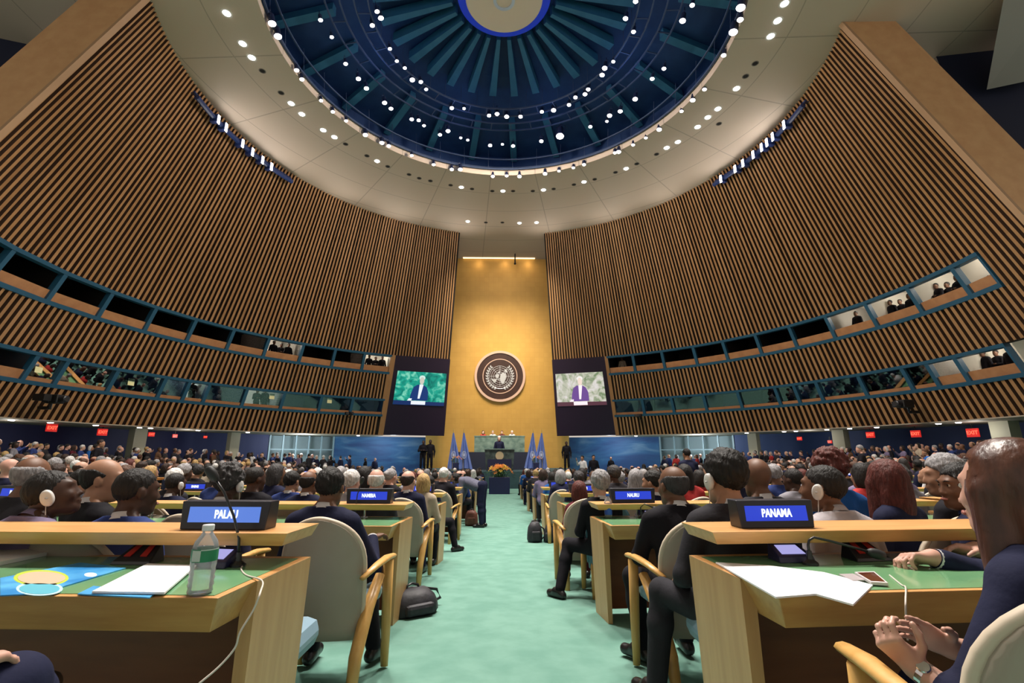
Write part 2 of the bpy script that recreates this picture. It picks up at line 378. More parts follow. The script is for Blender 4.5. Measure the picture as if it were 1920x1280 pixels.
# window bays ------------------------------------------------------
M_pane = clear_mat('pane_glass', (.80,.90,.95), .10)
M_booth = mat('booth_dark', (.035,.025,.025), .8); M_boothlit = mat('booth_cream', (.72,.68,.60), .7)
M_lampw = glow('booth_lamp', (1.0,.93,.80), 6.0); M_boothfill = glow('booth_fill_blue', (.60,.80,1.0), 14.0)
M_shelf = mat('booth_brown', (.16,.10,.08), .7); M_boothblue = mat('booth_navy', (.07,.11,.17), .6)
WIN = [0]
BAYS = {}
def bay(a0, a1, z0, z1, look, glass):
    """one window: blue frame, wood sill board, glass, and the booth behind it"""
    WIN[0] += 1
    root = place(bpy.data.objects.new('window_%d' % WIN[0], None)); root['kind'] = 'structure'; root.empty_display_size = .1
    root.location = (0,0,0)
    sg = 1 if a1 > a0 else -1; fw = .13; n = 4
    def P(a, z, off=0): return cone(a, z, off)
    def blk(mb, a_0, a_1, za, zb, o0, o1, m=0):
        mb.hexa([P(a_0, za, o0), P(a_1, za, o0), P(a_1, za, o1), P(a_0, za, o1), P(a_0, zb, o0), P(a_1, zb, o0), P(a_1, zb, o1), P(a_0, zb, o1)], m)
    r = rz((z0+z1)/2); da = sg*fw/r
    mb = MB()
    blk(mb, a0, a0+da*.7, z0, z1, -.12, .10); blk(mb, a1-da*.7, a1, z0, z1, -.12, .10)
    blk(mb, a0, a1, z1-.13, z1, -.13, .10); blk(mb, a0, a1, z0, z0+.15, -.13, .10)
    obj('frame', mb, M_blue, root)
    mb = MB(); blk(mb, a0+da*.7, a1-da*.7, z0+.15, z0+.15+(.36 if not glass else .16), -.02, .06); obj('sill_board', mb, M_sill, root)
    # the booth
    dp = 2.6; zf, zt = z0-.62, z1+.55
    def Q(a, z, d):
        return cone(a, z, d) if d < .5 else W((rz(z0)+d)*math.sin(a), DC+(rz(z0)+d)*math.cos(a), z)
    q = [Q(a0, zf, .17), Q(a1, zf, .17), Q(a1, zf, dp), Q(a0, zf, dp), Q(a0, zt, .17), Q(a1, zt, .17), Q(a1, zt, dp), Q(a0, zt, dp)]
    mb = MB(); mb.add(q, [(0,1,2,3), (7,6,5,4), (1,2,6,5), (2,3,7,6), (3,0,4,7)])
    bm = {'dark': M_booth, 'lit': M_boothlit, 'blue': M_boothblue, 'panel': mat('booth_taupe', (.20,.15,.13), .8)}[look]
    obj('booth', mb, bm, root)
    am = (a0+a1)/2
    if look in ('lit', 'blue'):
        lit = look == 'lit'; c = Q(am, zt-.03, 1.2)
        if lit:
            l = bpy.data.lights.new('booth_light', 'POINT'); l.energy = 55; l.color = (1,.93,.82); l.shadow_soft_size = .15; lo_ = place(bpy.data.objects.new('booth_light', l)); lo_.location = Q(am, zt-.25, 1.0)
        else: c = cone(am, z1-.065, .135)  # blue booths: added glowing strip, hidden behind the frame head
        mb = MB(); mb.box(c, (.7, .2, .05) if lit else (.9, .03, .09), -am); obj('lamp_or_fill', mb, M_lampw if look == 'lit' else M_boothfill, root)
    if look == 'dark':                                  # side return in lighter taupe, standing in for light falling on it
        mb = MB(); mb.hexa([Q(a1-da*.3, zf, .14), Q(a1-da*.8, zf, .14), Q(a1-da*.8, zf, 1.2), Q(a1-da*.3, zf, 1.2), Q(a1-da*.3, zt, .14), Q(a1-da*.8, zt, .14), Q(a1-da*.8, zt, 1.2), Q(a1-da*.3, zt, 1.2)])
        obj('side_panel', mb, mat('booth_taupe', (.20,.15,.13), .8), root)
    if glass:
        mb = MB(); A = [P(a0+da*.7, z0+.15, .0), P(a1-da*.7, z0+.15, .0)]; B = [P(a0+da*.7, z1-.13, .0), P(a1-da*.7, z1-.13, .0)]
        mb.sheet(A, B, [Vector((math.sin(am), math.cos(am), 0))*.015]*2); obj('pane', mb, M_pane, root)
    return am
UL = [729,676,619,557,490,420,345,265,177,81,-30,-150]
ULY = [705,703,697,688,674,663,643,623,594,560,525,476]
UR = [1143,1193,1249,1310,1368,1432,1499,1572,1651,1737,1830,1886]
URY = [707,702,696,687,678,667,655,640,611,586,552,528]
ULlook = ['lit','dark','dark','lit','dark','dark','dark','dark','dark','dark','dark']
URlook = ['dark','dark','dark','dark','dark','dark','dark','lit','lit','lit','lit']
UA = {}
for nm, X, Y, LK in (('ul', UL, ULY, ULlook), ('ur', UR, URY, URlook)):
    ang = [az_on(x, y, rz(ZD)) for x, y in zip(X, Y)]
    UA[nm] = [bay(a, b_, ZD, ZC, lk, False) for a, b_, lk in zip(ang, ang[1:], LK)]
LL = [716,655,595,523,450,376,337,290,194,93,31,-60,-170]
LLY = [779,776,774,768,762,759,755,748,740,727,722,712,697]
LR = [1153,1210,1266,1328,1395,1468,1505,1549,1632,1720,1770,1828,1935]
LRY = [780,778,775,773,771,766,763,759,746,738,733,727,714]
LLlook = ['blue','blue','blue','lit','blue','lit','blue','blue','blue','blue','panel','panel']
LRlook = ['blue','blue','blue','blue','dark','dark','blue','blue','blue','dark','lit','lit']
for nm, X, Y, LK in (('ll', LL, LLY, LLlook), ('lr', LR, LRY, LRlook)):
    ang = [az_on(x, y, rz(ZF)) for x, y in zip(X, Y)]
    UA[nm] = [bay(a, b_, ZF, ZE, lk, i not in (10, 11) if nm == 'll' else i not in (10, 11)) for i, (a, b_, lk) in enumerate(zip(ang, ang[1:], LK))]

# screen panels beside the gold wall ---------------------------------
def screen(sd, a0, a1, tint):
    s_ = -1 if sd == 'left' else 1
    p0, p1 = cone(a0, ZG, -.1), cone(a1, ZG, -.1); q0, q1 = cone(a0, ZC, -.1), cone(a1, ZC, -.1)
    th = Vector((0,.25,0)); mb = MB()
    lo = [p0, p1] if s_ > 0 else [p1, p0]; hi = [q0, q1] if s_ > 0 else [q1, q0]
    mb.hexa([lo[0], lo[1], lo[1]+th, lo[0]+th, hi[0], hi[1], hi[1]+th, hi[0]+th])
    struct('wall_'+sd+'_screen_panel', mb, mat('panel_plum', (.016,.006,.026), .6))
    e = thing('display_screen', 'large wall screen with %s picture of the speaker, %s of gold wall' % ('green tinted' if tint else 'pale washed out', sd), 'screen')
    # bilinear frame on the panel: u across (left->right), v up
    nrm = (lo[1]-lo[0]).cross(hi[0]-lo[0]).normalized()
    if nrm.y > 0: nrm = -nrm
    def B(u, v, k=0): 
        x = lo[0].lerp(lo[1], u).lerp(hi[0].lerp(hi[1], u), v); return x+nrm*(.03+k)
    if s_ < 0: U0, U1, V0, V1 = .075, .955, .395, .815
    else: U0, U1, V0, V1 = .045, .925, .395, .815
    def R(u, v, k): return B(U0+(U1-U0)*u, V0+(V1-V0)*v, k)
    def plate(name, poly, m, k, par, seg=None):
        mb = MB(); n = len(poly)
        vs = [R(u, v, k) for u, v in poly]+[R(u, v, k-.004) for u, v in poly]
        mb.add(vs, [tuple(range(n)), tuple(range(2*n-1, n-1, -1))]+[(i, n+i, n+(i+1) % n, (i+1) % n) for i in range(n)])
        return obj(name, mb, m, par)
    pm = mat('screen_picture_'+sd, (.01,.01,.01), .3); N, L, b = nodes(pm)
    t = N.new('ShaderNodeTexCoord'); nn = N.new('ShaderNodeTexNoise'); nn.inputs['Scale'].default_value = 1.6; nn.inputs['Detail'].default_value = 8; nn.inputs['Distortion'].default_value = 1.5
    L.new(t.outputs['Object'], nn.inputs['Vector'])
    r = ramp(N, [(.32,(.0,.16,.13)),(.5,(.01,.42,.30)),(.66,(.25,.75,.55))] if tint else [(.34,(.22,.30,.16)),(.5,(.62,.62,.50)),(.66,(.85,.80,.78))])
    L.new(nn.outputs['Fac'], r.inputs['Fac']); L.new(r.outputs['Color'], b.inputs['Emission Color']); b.inputs['Emission Strength'].default_value = .9
    pic = plate('picture', [(0,0),(1,0),(1,1),(0,1)], pm, .01, e)
    def g(nm, c): return glow('screen_%s_%s' % (nm, sd), c, 1.0)
    suit = g('suit', (.0,.03,.17) if tint else (.16,.07,.30)); wh = g('white', (.85,.9,.95) if tint else (1,.9,.93)); dk = g('dark', (.0,.02,.12) if tint else (.10,.03,.05))
    plate('picture_suit', [(.30,.14),(.66,.14),(.66,.40),(.62,.55),(.55,.62),(.43,.62),(.36,.55),(.32,.36)], suit, .016, pic)
    plate('picture_shirt', [(.46,.20),(.50,.20),(.55,.63),(.47,.63)], wh, .022, pic)
    ci = lambda x, y, rx, ry, n=18: [(x+rx*math.cos(2*PI*i/n), y+ry*math.sin(2*PI*i/n)) for i in range(n)]
    plate('picture_face', ci(.51,.74,.045,.115), g('face', (.62,.60,.52) if tint else (.9,.72,.62)), .022, pic)
    plate('picture_hair', ci(.51,.83,.062,.075), g('hair', (.62,.85,.78) if tint else (.92,.88,.84)), .019, pic)
    plate('picture_lectern', [(0,0),(1,0),(1,.11),(0,.13)], dk, .019, pic)
    plate('picture_caption', [(.34,.02),(.62,.02),(.62,.13),(.34,.13)], wh, .026, pic)
    plate('picture_papers', [(.26,.13),(.34,.13),(.35,.2),(.29,.2)], wh, .024, pic)
    return e
screen('left', A_L0, A_MLL, True); screen('right', A_R0, A_MRL, False)

# gold wall ----------------------------------------------------------
M_gold = mat('gold_leaf', (.50,.29,.055), .42, .35); N, L, b = nodes(M_gold)
t = N.new('ShaderNodeTexCoord'); br = N.new('ShaderNodeTexBrick'); br.offset = 0
br.inputs['Scale'].default_value = 1; br.inputs['Brick Width'].default_value = .36; br.inputs['Row Height'].default_value = .36; br.inputs['Mortar Size'].default_value = .010
br.inputs['Color1'].default_value = (.60,.345,.090,1); br.inputs['Color2'].default_value = (.63,.365,.098,1); br.inputs['Mortar'].default_value = (.56,.32,.085,1); br.inputs['Mortar Smooth'].default_value = .6
mp = N.new('ShaderNodeMapping'); mp.inputs['Rotation'].default_value = (PI/2,0,0)
L.new(t.outputs['Object'], mp.inputs['Vector']); L.new(mp.outputs['Vector'], br.inputs['Vector'])
nz = N.new('ShaderNodeTexNoise'); nz.inputs['Scale'].default_value = .7; nz.inputs['Detail'].default_value = 5; L.new(t.outputs['Object'], nz.inputs['Vector'])
rg = ramp(N, [(.3,(.93,.92,.90)),(.7,(1.05,1.06,1.08))]); L.new(nz.outputs['Fac'], rg.inputs['Fac'])
mx = N.new('ShaderNodeMix'); mx.data_type = 'RGBA'; mx.blend_type = 'MULTIPLY'; mx.inputs['Factor'].default_value = 1
L.new(br.outputs['Color'], mx.inputs[6]); L.new(rg.outputs['Color'], mx.inputs[7]); L.new(mx.outputs[2], b.inputs['Base Color'])
def gold_y(z): return 35.2+(HC-z)*.196
zb = -1.9
mb = MB(); mb.hexa([W(-5.9,gold_y(zb),zb), W(5.2,gold_y(zb),zb), W(5.2,gold_y(zb)+.3,zb), W(-5.9,gold_y(zb)+.3,zb), W(-5.9,gold_y(HC),HC), W(5.2,gold_y(HC),HC), W(5.2,gold_y(HC)+.3,HC), W(-5.9,gold_y(HC)+.3,HC)])
struct('wall_gold', mb, M_gold)
# cove strip over the gold wall
mb = MB(); mb.box(W(-.3, 35.0, HC-.03), (5.6,.12,.05)); 
o = obj('cove_lamp', mb, glow('cove_glow', (1.0,.72,.35), 3.0)); tag(o, 'narrow warm cove lamp along the top of the gold wall', 'cove lamp')
mb = MB(); mb.tube([W(.93,34.2,HC), W(.93,34.2,HC-.75)], .05, 8); mb.ball(W(.93,34.2,HC-.8), .09)
o = obj('hanging_microphone', mb, M_dark); tag(o, 'small dark rod hanging from the ceiling before the gold wall', 'microphone')

# walls behind, under the galleries ----------------------------------
RN = 22.0
def lowwall(name, a0, a1, m, z0=-2.2, z1=ZG, r=RN):
    mb = MB(); n = max(4, int(abs(a1-a0)/rad(2)))
    P = lambda z: [W(r*math.sin(a), DC+r*math.cos(a), z) for a in arc(a0, a1, n)]
    mb.sheet(P(z0), P(z1), [Vector((math.sin(a), math.cos(a), 0))*.25 for a in arc(a0, a1, n)])
    return struct(name, mb, m)
aL = [az_on(x, 835, RN) for x in (880, 625, 505, 447, -200)]; aR = [az_on(x, 835, RN) for x in (1000, 1238, 1376, 1440, 2150)]
M_mural = mat('sky_mural', (.03,.10,.24), .6); N, L, b = nodes(M_mural)
t = N.new('ShaderNodeTexCoord'); mp = N.new('ShaderNodeMapping'); mp.inputs['Scale'].default_value = (.28,.28,1.3)
nn = N.new('ShaderNodeTexNoise'); nn.inputs['Scale'].default_value = 1.0; nn.inputs['Detail'].default_value = 5; nn.inputs['Distortion'].default_value = .6
L.new(t.outputs['Object'], mp.inputs['Vector']); L.new(mp.outputs['Vector'], nn.inputs['Vector'])
r = ramp(N, [(.38,(.015,.06,.19)),(.55,(.03,.12,.28)),(.72,(.13,.24,.38))]); L.new(nn.outputs['Fac'], r.inputs['Fac']); L.new(r.outputs['Color'], b.inputs['Base Color'])
lowwall('wall_left_mural', aL[0], aL[1], M_mural); lowwall('wall_right_mural', aR[0], aR[1], M_mural)
M_pale = mat('lobby_pale', (.36,.46,.50), .6)
lowwall('wall_left_lobby', aL[1]+.08, aL[2]-.08, M_pale, r=RN+1.5); lowwall('wall_right_lobby', aR[1]-.08, aR[2]+.08, M_pale, r=RN+1.5)
lowwall('wall_left_navy', aL[2], aL[4], M_navy); M_navy2 = mat('royal_wall', (.008,.032,.13), .6); lowwall('wall_right_navy', aR[2], aR[4], M_navy2)
mb = MB()
for a0, a1 in ((aL[1], aL[2]), (aR[1], aR[2])):
    for k in range(6):
        a = a0+(a1-a0)*k/5; p = W(RN*math.sin(a), DC+RN*math.cos(a), 0)
        mb.box((p.x, p.y, CAMZ-.35), (.10,.10,3.5), -a)
    for zz in (.35, -.9):
        P = lambda q: [W((RN+q)*math.sin(a), DC+(RN+q)*math.cos(a), zz) for a in arc(a0, a1, 8)]
        mb.sheet(P(-.04), P(.04), [Vector((0,0,.08))]*9)
struct('window_lobby', mb, mat('lobby_frame', (.25,.35,.40), .5)).name = 'window_60'
# beige columns
for nm, px, w in (('a', 256, .62), ('b', 437, .55), ('c', 1414, .55), ('d', 1578, .62), ('e', 1890, .75)):
    a = az_on(px, 830, 20.6); p = W(20.6*math.sin(a), DC+20.6*math.cos(a), 0)
    mb = MB(); mb.box((p.x, p.y, CAMZ-.35), (w, .5, 3.5), -a)
    o = struct('column', mb, mat('column_beige', (.42,.40,.30), .6))
# rear corners above the wall ends
def navyblock(pa, pb):
    A, B = at_z(*pa, HC-.01), at_z(*pb, HC-.01); o_ = Vector((A.x, A.y-DC, 0)).normalized()*7; dn = Vector((0,0,-6))+o_*.10
    mb = MB(); P = [A, B, B+o_, A+o_]; mb.hexa([p+dn for p in P]+P); return mb
mb = navyblock((1755,106), (2010,250))
struct('wall_rear_right', mb, mat('rear_navy', (.004,.008,.035), .7))
mb = navyblock((-200,30), (76,88))
struct('wall_rear_left', mb, mat('rear_navy', (.004,.008,.035), .7))
p0, p1, p2, p3 = at_z(1885,-20,HC-.4), at_z(1990,-20,HC-.4), at_z(1935,150,HC-2.0), at_z(1850,168,HC-2.0)
mb = MB(); up = Vector((.9,.3,.5)); mb.hexa([p3, p2, p2+up, p3+up, p0, p1, p1+up, p0+up]); struct('beam', mb, mat('beam_grey', (.30,.29,.27), .7))
# ================================================================ lamps one can see
M_lens = glow('lamp_lens', (1.0,.93,.90), 14.0); M_lens.cycles.emission_sampling = 'NONE'
M_can = mat('lamp_can', (.015,.022,.06), .45); M_trimring = mat('downlight_trim', (.55,.52,.47), .4)
M_hole = mat('dark_port', (.01,.008,.008), .9)
def make_downlight():
    t = thing('recessed_downlight', 'x', 'downlight', group='lit downlights in the beige ceiling')
    mb = MB(); mb.lathe([(.13,-.004),(.19,-.004),(.19,.02),(.13,.02)], 20, cap=False); mb.lathe([(.13,.02),(.13,-.004)], 20, cap=False); obj('trim_ring', mb, M_trimring, t)
    mb = MB(); mb.lathe([(.02,-.05),(.09,-.035),(.128,-.002)], 16); obj('lens', mb, M_lens, t, smooth=True)
    return learn(t)
def make_port():
    t = thing('ceiling_port', 'x', 'ceiling hole', group='unlit ports in the beige ceiling')
    mb = MB(); mb.lathe([(.10,-.006),(.135,-.006),(.135,.02),(.10,.02)], 18, cap=False); obj('trim_ring', mb, mat('port_trim', (.16,.13,.11), .6), t)
    mb = MB(); mb.lathe([(.005,-.004),(.10,-.004),(.10,.02)], 18); obj('opening', mb, M_hole, t)
    return learn(t)
def make_spot(nm):
    t = thing('stage_spotlight', 'x', 'spotlight', group=nm)
    mb = MB(); mb.lathe([(.05,.34),(.09,.30),(.10,.06),(.13,.0),(.13,-.03),(.115,-.03),(.115,.01)], 14, cap=False); mb.lathe([(.05,.34),(.002,.34)], 14, cap=False); obj('can', mb, M_can, t, smooth=True)
    mb = MB(); mb.ball((0,0,-.01), (.125,.125,.055), 12); obj('lens', mb, M_lens, t, smooth=True)
    mb = MB(); mb.tube([(-.13,0,.12),(-.14,0,.36),(0,0,.46),(.14,0,.36),(.13,0,.12)], .014, 6); mb.tube([(0,0,.46),(0,0,.62)], .016, 6); obj('yoke', mb, M_can, t)
    return learn(t)
LIT = [(425,25),(455,82),(472,108),(546,194),(566,214),(606,244),(627,257),(707,302),(865,351),(943,358),(1019,356),(1095,341),(1174,316),(1250,277),(1271,266),(1308,238),(1327,220),(1346,204),(1381,166),(1445,68),(1458,39),(1471,7)]
LIT2 = [(877,415),(974,418),(1006,417)]
DRK = [(492,133),(527,174),(648,270),(688,292),(727,312),(767,327),(786,334),(807,339),(845,347),(885,354),(923,358),(962,358),(999,358),(1038,354),(1076,346),(1115,336),(1154,323),(1194,307),(1231,289),(1348,232),(1398,143),(1416,119)]
DRK2 = [(911,417),(942,417)]
proto = make_downlight(); first = True
def put_all(proto, pts, z, fmt, tilt=None, sc=None):
    global_first = True
    for i, (px, py) in enumerate(sorted(pts)):
        p = at_z(px, py, z); o = proto if (i == 0 and not proto.get('used')) else dup(proto, p, 0)
        proto['used'] = 1
        o.location = p; o['label'] = fmt % ORD[i]
        if tilt: 
            d = Vector((0, DO, 0))-Vector((p.x, p.y, 0)); o.rotation_euler = (rad(tilt), 0, math.atan2(-d.x, d.y) if d.length > .1 else 0)
        if sc: k = sc(px, py); o.scale = (k,k,k)
        if 'used' in o and o is not proto: del o['used']
put_all(proto, LIT, HC, 'lit downlight, %s from the left on the ceiling ring around the dome')
put_all(proto, LIT2, HC, 'lit downlight, %s from the left in the short row above gold wall')
pp = make_port()
put_all(pp, DRK, HC, 'dark unlit port, %s from the left on the ceiling ring around the dome')
put_all(pp, DRK2, HC, 'dark unlit port, %s from the left in the short row above gold wall')
RIM = [(510,43),(521,67),(556,131),(566,148),(602,188),(624,209),(649,226),(685,252),(716,267),(729,273),(772,291),(813,308),(847,317),(863,317),(924,330),(950,329),(974,330),(1022,325),(1048,320),(1075,314),(1095,308),(1153,286),(1160,284),(1187,271),(1211,258),(1236,242),(1278,208),(1299,187),(1321,167),(1357,103),(1375,59),(1388,36),(1389,13)]
MID = [(601,37),(622,69),(648,119),(672,147),(687,165),(721,192),(733,203),(772,223),(785,225),(795,235),(825,252),(840,245),(864,258),(877,262),(919,272),(942,270),(962,273),(1015,264),(1050,254),(1107,237),(1138,227),(1143,216),(1163,208),(1191,185),(1223,147),(1245,128),(1280,38),(1298,9)]
INN = [(707,21),(714,33),(698,47),(731,91),(744,114),(759,127),(773,149),(789,153),(799,167),(847,202),(870,203),(917,216),(932,213),(950,218),(976,218),(1016,209),(1038,206),(1067,196),(1079,182),(1097,176),(1103,167),(1129,140),(1134,127),(1150,115),(1173,34),(1188,59),(1192,2)]
BIG = {(1050,254):1.7,(510,43):1.15,(521,67):1.15,(1375,59):1.3,(1389,13):1.3}
sc = lambda x, y: BIG.get((x, y), random.Random(x*7+y).uniform(.62, 1.0))
a = make_spot('spotlights on the rim of the dome opening'); put_all(a, RIM, HC-.06, 'bright spotlight, %s from the left along the rim of the dome', 12, sc)
a = make_spot('spotlights in the outer bay of the dome'); put_all(a, MID, HC+.95, 'bright spotlight, %s from the left in the outer blue bay of dome', 12, sc)
a = make_spot('spotlights on the inner ring of the dome'); put_all(a, INN, HC+1.35, 'bright spotlight, %s from the left on the inner rail of dome', 12, sc)
# lamp bars on top of the slat walls
def lampbar(pts, ends, sd):
    t = thing('wall_lamp_bar', 'blue bar of white lamps along the top of the %s slatted wall' % sd, 'lamp bar')
    zb = HC-.55
    aa = [az_on(x, y, rz(zb)-.45) for x, y in ends]
    P = lambda k, dz: [cone(a, zb+dz, -.45+k) for a in arc(aa[0], aa[1], 16)]
    mb = MB(); mb.tube(P(0, 0), .11, 8); mb.tube(P(.25, .25), .05, 6); obj('bar', mb, mat('bar_blue', (.012,.03,.13), .4), t)
    mb = MB()
    for a in arc(aa[0], aa[1], 6): mb.tube([cone(a, zb, -.45), cone(a, zb+.25, .0)], .03, 6)
    obj('bracket', mb, M_can, t)
    for x, y in pts:
        a = az_on(x, y, rz(zb)-.45); p = cone(a, zb-.02, -.46)
        mb = MB(); mb.box(p, (.20,.34,.36), -a); obj('lamp_housing', mb, mat('bar_blue', (.012,.03,.13), .4), t)
        mb = MB(); mb.box(p+Vector((-math.sin(a)*.175, -math.cos(a)*.175, -.03)), (.13,.03,.40), -a); obj('lamp_lens', mb, M_lens, t)
    return t
lampbar([(407,199),(421,216),(452,250),(471,265),(490,280),(507,291)], [(373,160),(550,320)], 'left')
lampbar([(1474,217),(1452,237),(1441,249),(1432,266),(1416,279),(1396,291),(1381,301),(1354,321)], [(1503,180),(1336,330)], 'right')
# exit signs and small soffit lamps under the galleries
def exit_sign(px, py, r, h, lab):
    a = az_on(px, py, r); d = ray(px, py); k = math.hypot(r*math.sin(a), DC+r*math.cos(a))/math.hypot(d.x, d.y); z = d.z*k
    t = thing('exit_sign', lab, 'exit sign', W(r*math.sin(a), DC+r*math.cos(a), z), -a, 'red exit signs')
    mb = MB(); mb.box((0,0,0), (h*1.35,.06,h)); obj('sign_box', mb, mat('exit_box', (.25,.01,.01), .4, emit=(1,.03,.02), estr=.55), t)
    mb = MB(); mb.box((0,0,h/2+.1), (.03,.03,.2)); obj('hanger', mb, M_dark, t)
    me = text_mesh('EXIT', h*.62, .004); me.materials.clear(); me.materials.append(glow('exit_glow', (1.0,.10,.05), 2.2))
    o = place(bpy.data.objects.new('lettering', me), t); o.location = (0,-.034,0)
    return t
for px, py, h, w in ((97,802,.32,'leftmost and largest on the left side'),(192,810,.32,'second from the left on the left side'),(284,814,.22,'just right of the first left column'),(328,817,.18,'small and faint in middle of the navy wall'),(444,815,.22,'beside the second left column'),(385,819,.14,'smallest, faint on the left navy wall'),
                  (1499,822,.20,'faint round-looking one between the right columns'),(1556,828,.16,'faint one left of the second right column'),(1632,815,.30,'nearest right of the second right column'),(1717,813,.32,'second bright one on the right side'),(1824,811,.36,'rightmost and largest on the right side')):
    exit_sign(px, py, 20.4, h, 'red exit sign, '+w)
mbs = MB(); mbs.lathe([(.005,-.03),(.09,-.03),(.11,.0)], 12)
me = mbs.mesh('soffit_lamp', M_lens, True)
for sd, L_ in (('left', [(22,785),(95,790),(180,795),(262,800),(283,799),(372,803),(465,808),(672,812)]), ('right', [(1192,812),(1400,811),(1470,808),(1492,807),(1550,804),(1593,803),(1644,802),(1760,796),(1798,796)])):
    for i, (x, y) in enumerate(L_):
        p = at_z(x, y+3, ZG-.05); rr_ = math.hypot(p.x, p.y-DC)
        a = az_on(x, y, 19.4); q = W(19.4*math.sin(a), DC+19.4*math.cos(a), ZG-.05)
        o = place(bpy.data.objects.new('soffit_lamp', me)); o.location = q
        tag(o, 'tiny white lamp under the gallery, %s from the left on the %s side' % (ORD[i], sd), 'soffit lamp', 'soffit lamps under the galleries')
# cameras clamped to the lower slat band
M_cam = mat('camera_black', (.006,.006,.007), .5)
def ptz(px, py, s, lab):
    a = az_on(px, py, rz(2.2)-.75); d = ray(px, py); r = rz(2.2)-.75
    k = math.hypot(r*math.sin(a), DC+r*math.cos(a))/math.hypot(d.x, d.y)
    t = thing('broadcast_camera', lab, 'camera', W(r*math.sin(a), DC+r*math.cos(a), d.z*k), -a+PI, scale=s)
    mb = MB(); mb.box((0,.05,0), (.30,.46,.30)); obj('camera_body', mb, M_cam, t, bevel=.03)
    mb = MB(); mb.lathe([(.11,0),(.12,.22),(.09,.24),(.02,.24)], 14, M=Matrix.Translation((0,.26,0)) @ Matrix.Rotation(-PI/2, 4, 'X')); obj('lens', mb, M_black, t)
    mb = MB(); mb.box((0,-.25,-.30), (.16,.35,.10)); mb.tube([(0,-.05,-.12),(0,-.05,-.30),(0,-.42,-.30)], .05, 8); obj('bracket', mb, M_cam, t)
    mb = MB(); mb.box((.34,-.05,.02), (.26,.40,.22)); mb.tube([(.1,0,-.1),(.34,0,-.1)], .03, 6); obj('monitor', mb, M_cam, t)
    return t
ptz(100,748,1.15,'black broadcast camera bracketed on the left slatted wall, near the frame edge')
ptz(658,775,.75,'small black camera on the slatted wall left of the screen')
ptz(1200,779,.75,'small black camera on the slatted wall right of the screen')
ptz(1700,757,1.15,'large black broadcast camera bracketed on the right slatted wall')
# ================================================================ light
def spot(loc, tgt, e, size=100, col=(1,.93,.84), blend=.8, r=.25):
    l = bpy.data.lights.new('hall_spot', 'SPOT'); l.energy = e; l.spot_size = rad(size); l.spot_blend = blend; l.color = col; l.shadow_soft_size = r
    o = place(bpy.data.objects.new('hall_spot', l)); o.location = loc
    o.rotation_euler = (Vector(tgt)-Vector(loc)).to_track_quat('-Z', 'Y').to_euler(); return o
EN = 1.0
for k in range(12):                                      # the rim spotlights light the floor and the people
    a = 2*PI*(k+.5)/12
    p = W(8.0*math.sin(a), DO+8.0*math.cos(a), HC-.15); spot(p, W(11*math.sin(a), DO-1+11*math.cos(a), -1.2), 3600*EN, 95)
for x, y in ((-2.5,7),(2.5,7),(0,11),(-5,14),(5,14),(0,3)):
    spot(W(x, DO-7 if y < 8 else y, HC+.9 if y > 8 else HC-.1), W(x*1.4, y-2, -1.2), 3000*EN, 80)
for s_ in (-1, 1):                                       # added spots in the dome opening brighten the slat walls
    for az in (25, 45, 65, 85, 105):
        a = s_*rad(az); p = W(-s_*7.6*math.sin(abs(a))*.6, DO+7.6*math.cos(a)*.5, HC-.1)
        spot(p, cone(a, 7.5, 0), 2900*EN, 75, (1,.86,.68), 1.0)
    for az in (14, 34, 52, 68, 84):                             # added uplights below the wall top brighten the ceiling
        a = s_*rad(az); spot(cone(a, HC-2.2, -1.2), cone(a, HC, -3.2), 130*EN, 160, (1,.93,.84), 1.0)
for x in (-2.2, 0, 2.2): spot(W(x, 29.0, HC-.3), W(x*.8, 38, 1.0), 2900*EN, 50, (1,.88,.66), 1.0); spot(W(x, 25.5, HC-.3), W(x*.8, 37, 4.5), 4700*EN, 56, (1,.88,.66), 1.0)  # spots added under the ceiling to brighten the gold wall
for x in (-1.9, 0.2, 2.0): spot(W(x, 34.3, HC-.25), W(x, 35.6, HC-3), 45*EN, 160, (1,.72,.38), 1.0, r=.2)
for x in (-3.2, 3.2): spot(W(x, 28, HC-.2), W(x*.6, 33, 0), 3000*EN, 40)
for k in range(8):                                       # blue light inside the dome
    a = 2*PI*(k+.5)/8; l = bpy.data.lights.new('dome_light', 'POINT'); l.energy = 24*EN; l.color = (.10,.30,1.0); l.shadow_soft_size = .6
    o = place(bpy.data.objects.new('dome_light', l)); o.location = W(5.6*math.sin(a), DO+5.6*math.cos(a), HC+.75)
for s_ in (-1, 1):                                       # lobby and mural lamps under the galleries
    for az, e, c in ((24,190,(.75,.88,1)),(42,260,(.85,.95,1)),(62,34,(.95,.92,.85)),(85,24,(.95,.92,.85))):
        a = s_*rad(az); l = bpy.data.lights.new('gallery_lamp', 'POINT'); l.energy = e*EN; l.color = c; l.shadow_soft_size = .25
        o = place(bpy.data.objects.new('gallery_lamp', l)); o.location = W(19.7*math.sin(a), DC+19.7*math.cos(a), ZG-.5)
w = bpy.data.worlds.new('world'); S.world = w; w.use_nodes = True  # added warm fill, entering through the unbuilt rear of the hall
w.node_tree.nodes['Background'].inputs['Color'].default_value = (1.0,.90,.78,1); w.node_tree.nodes['Background'].inputs['Strength'].default_value = .62
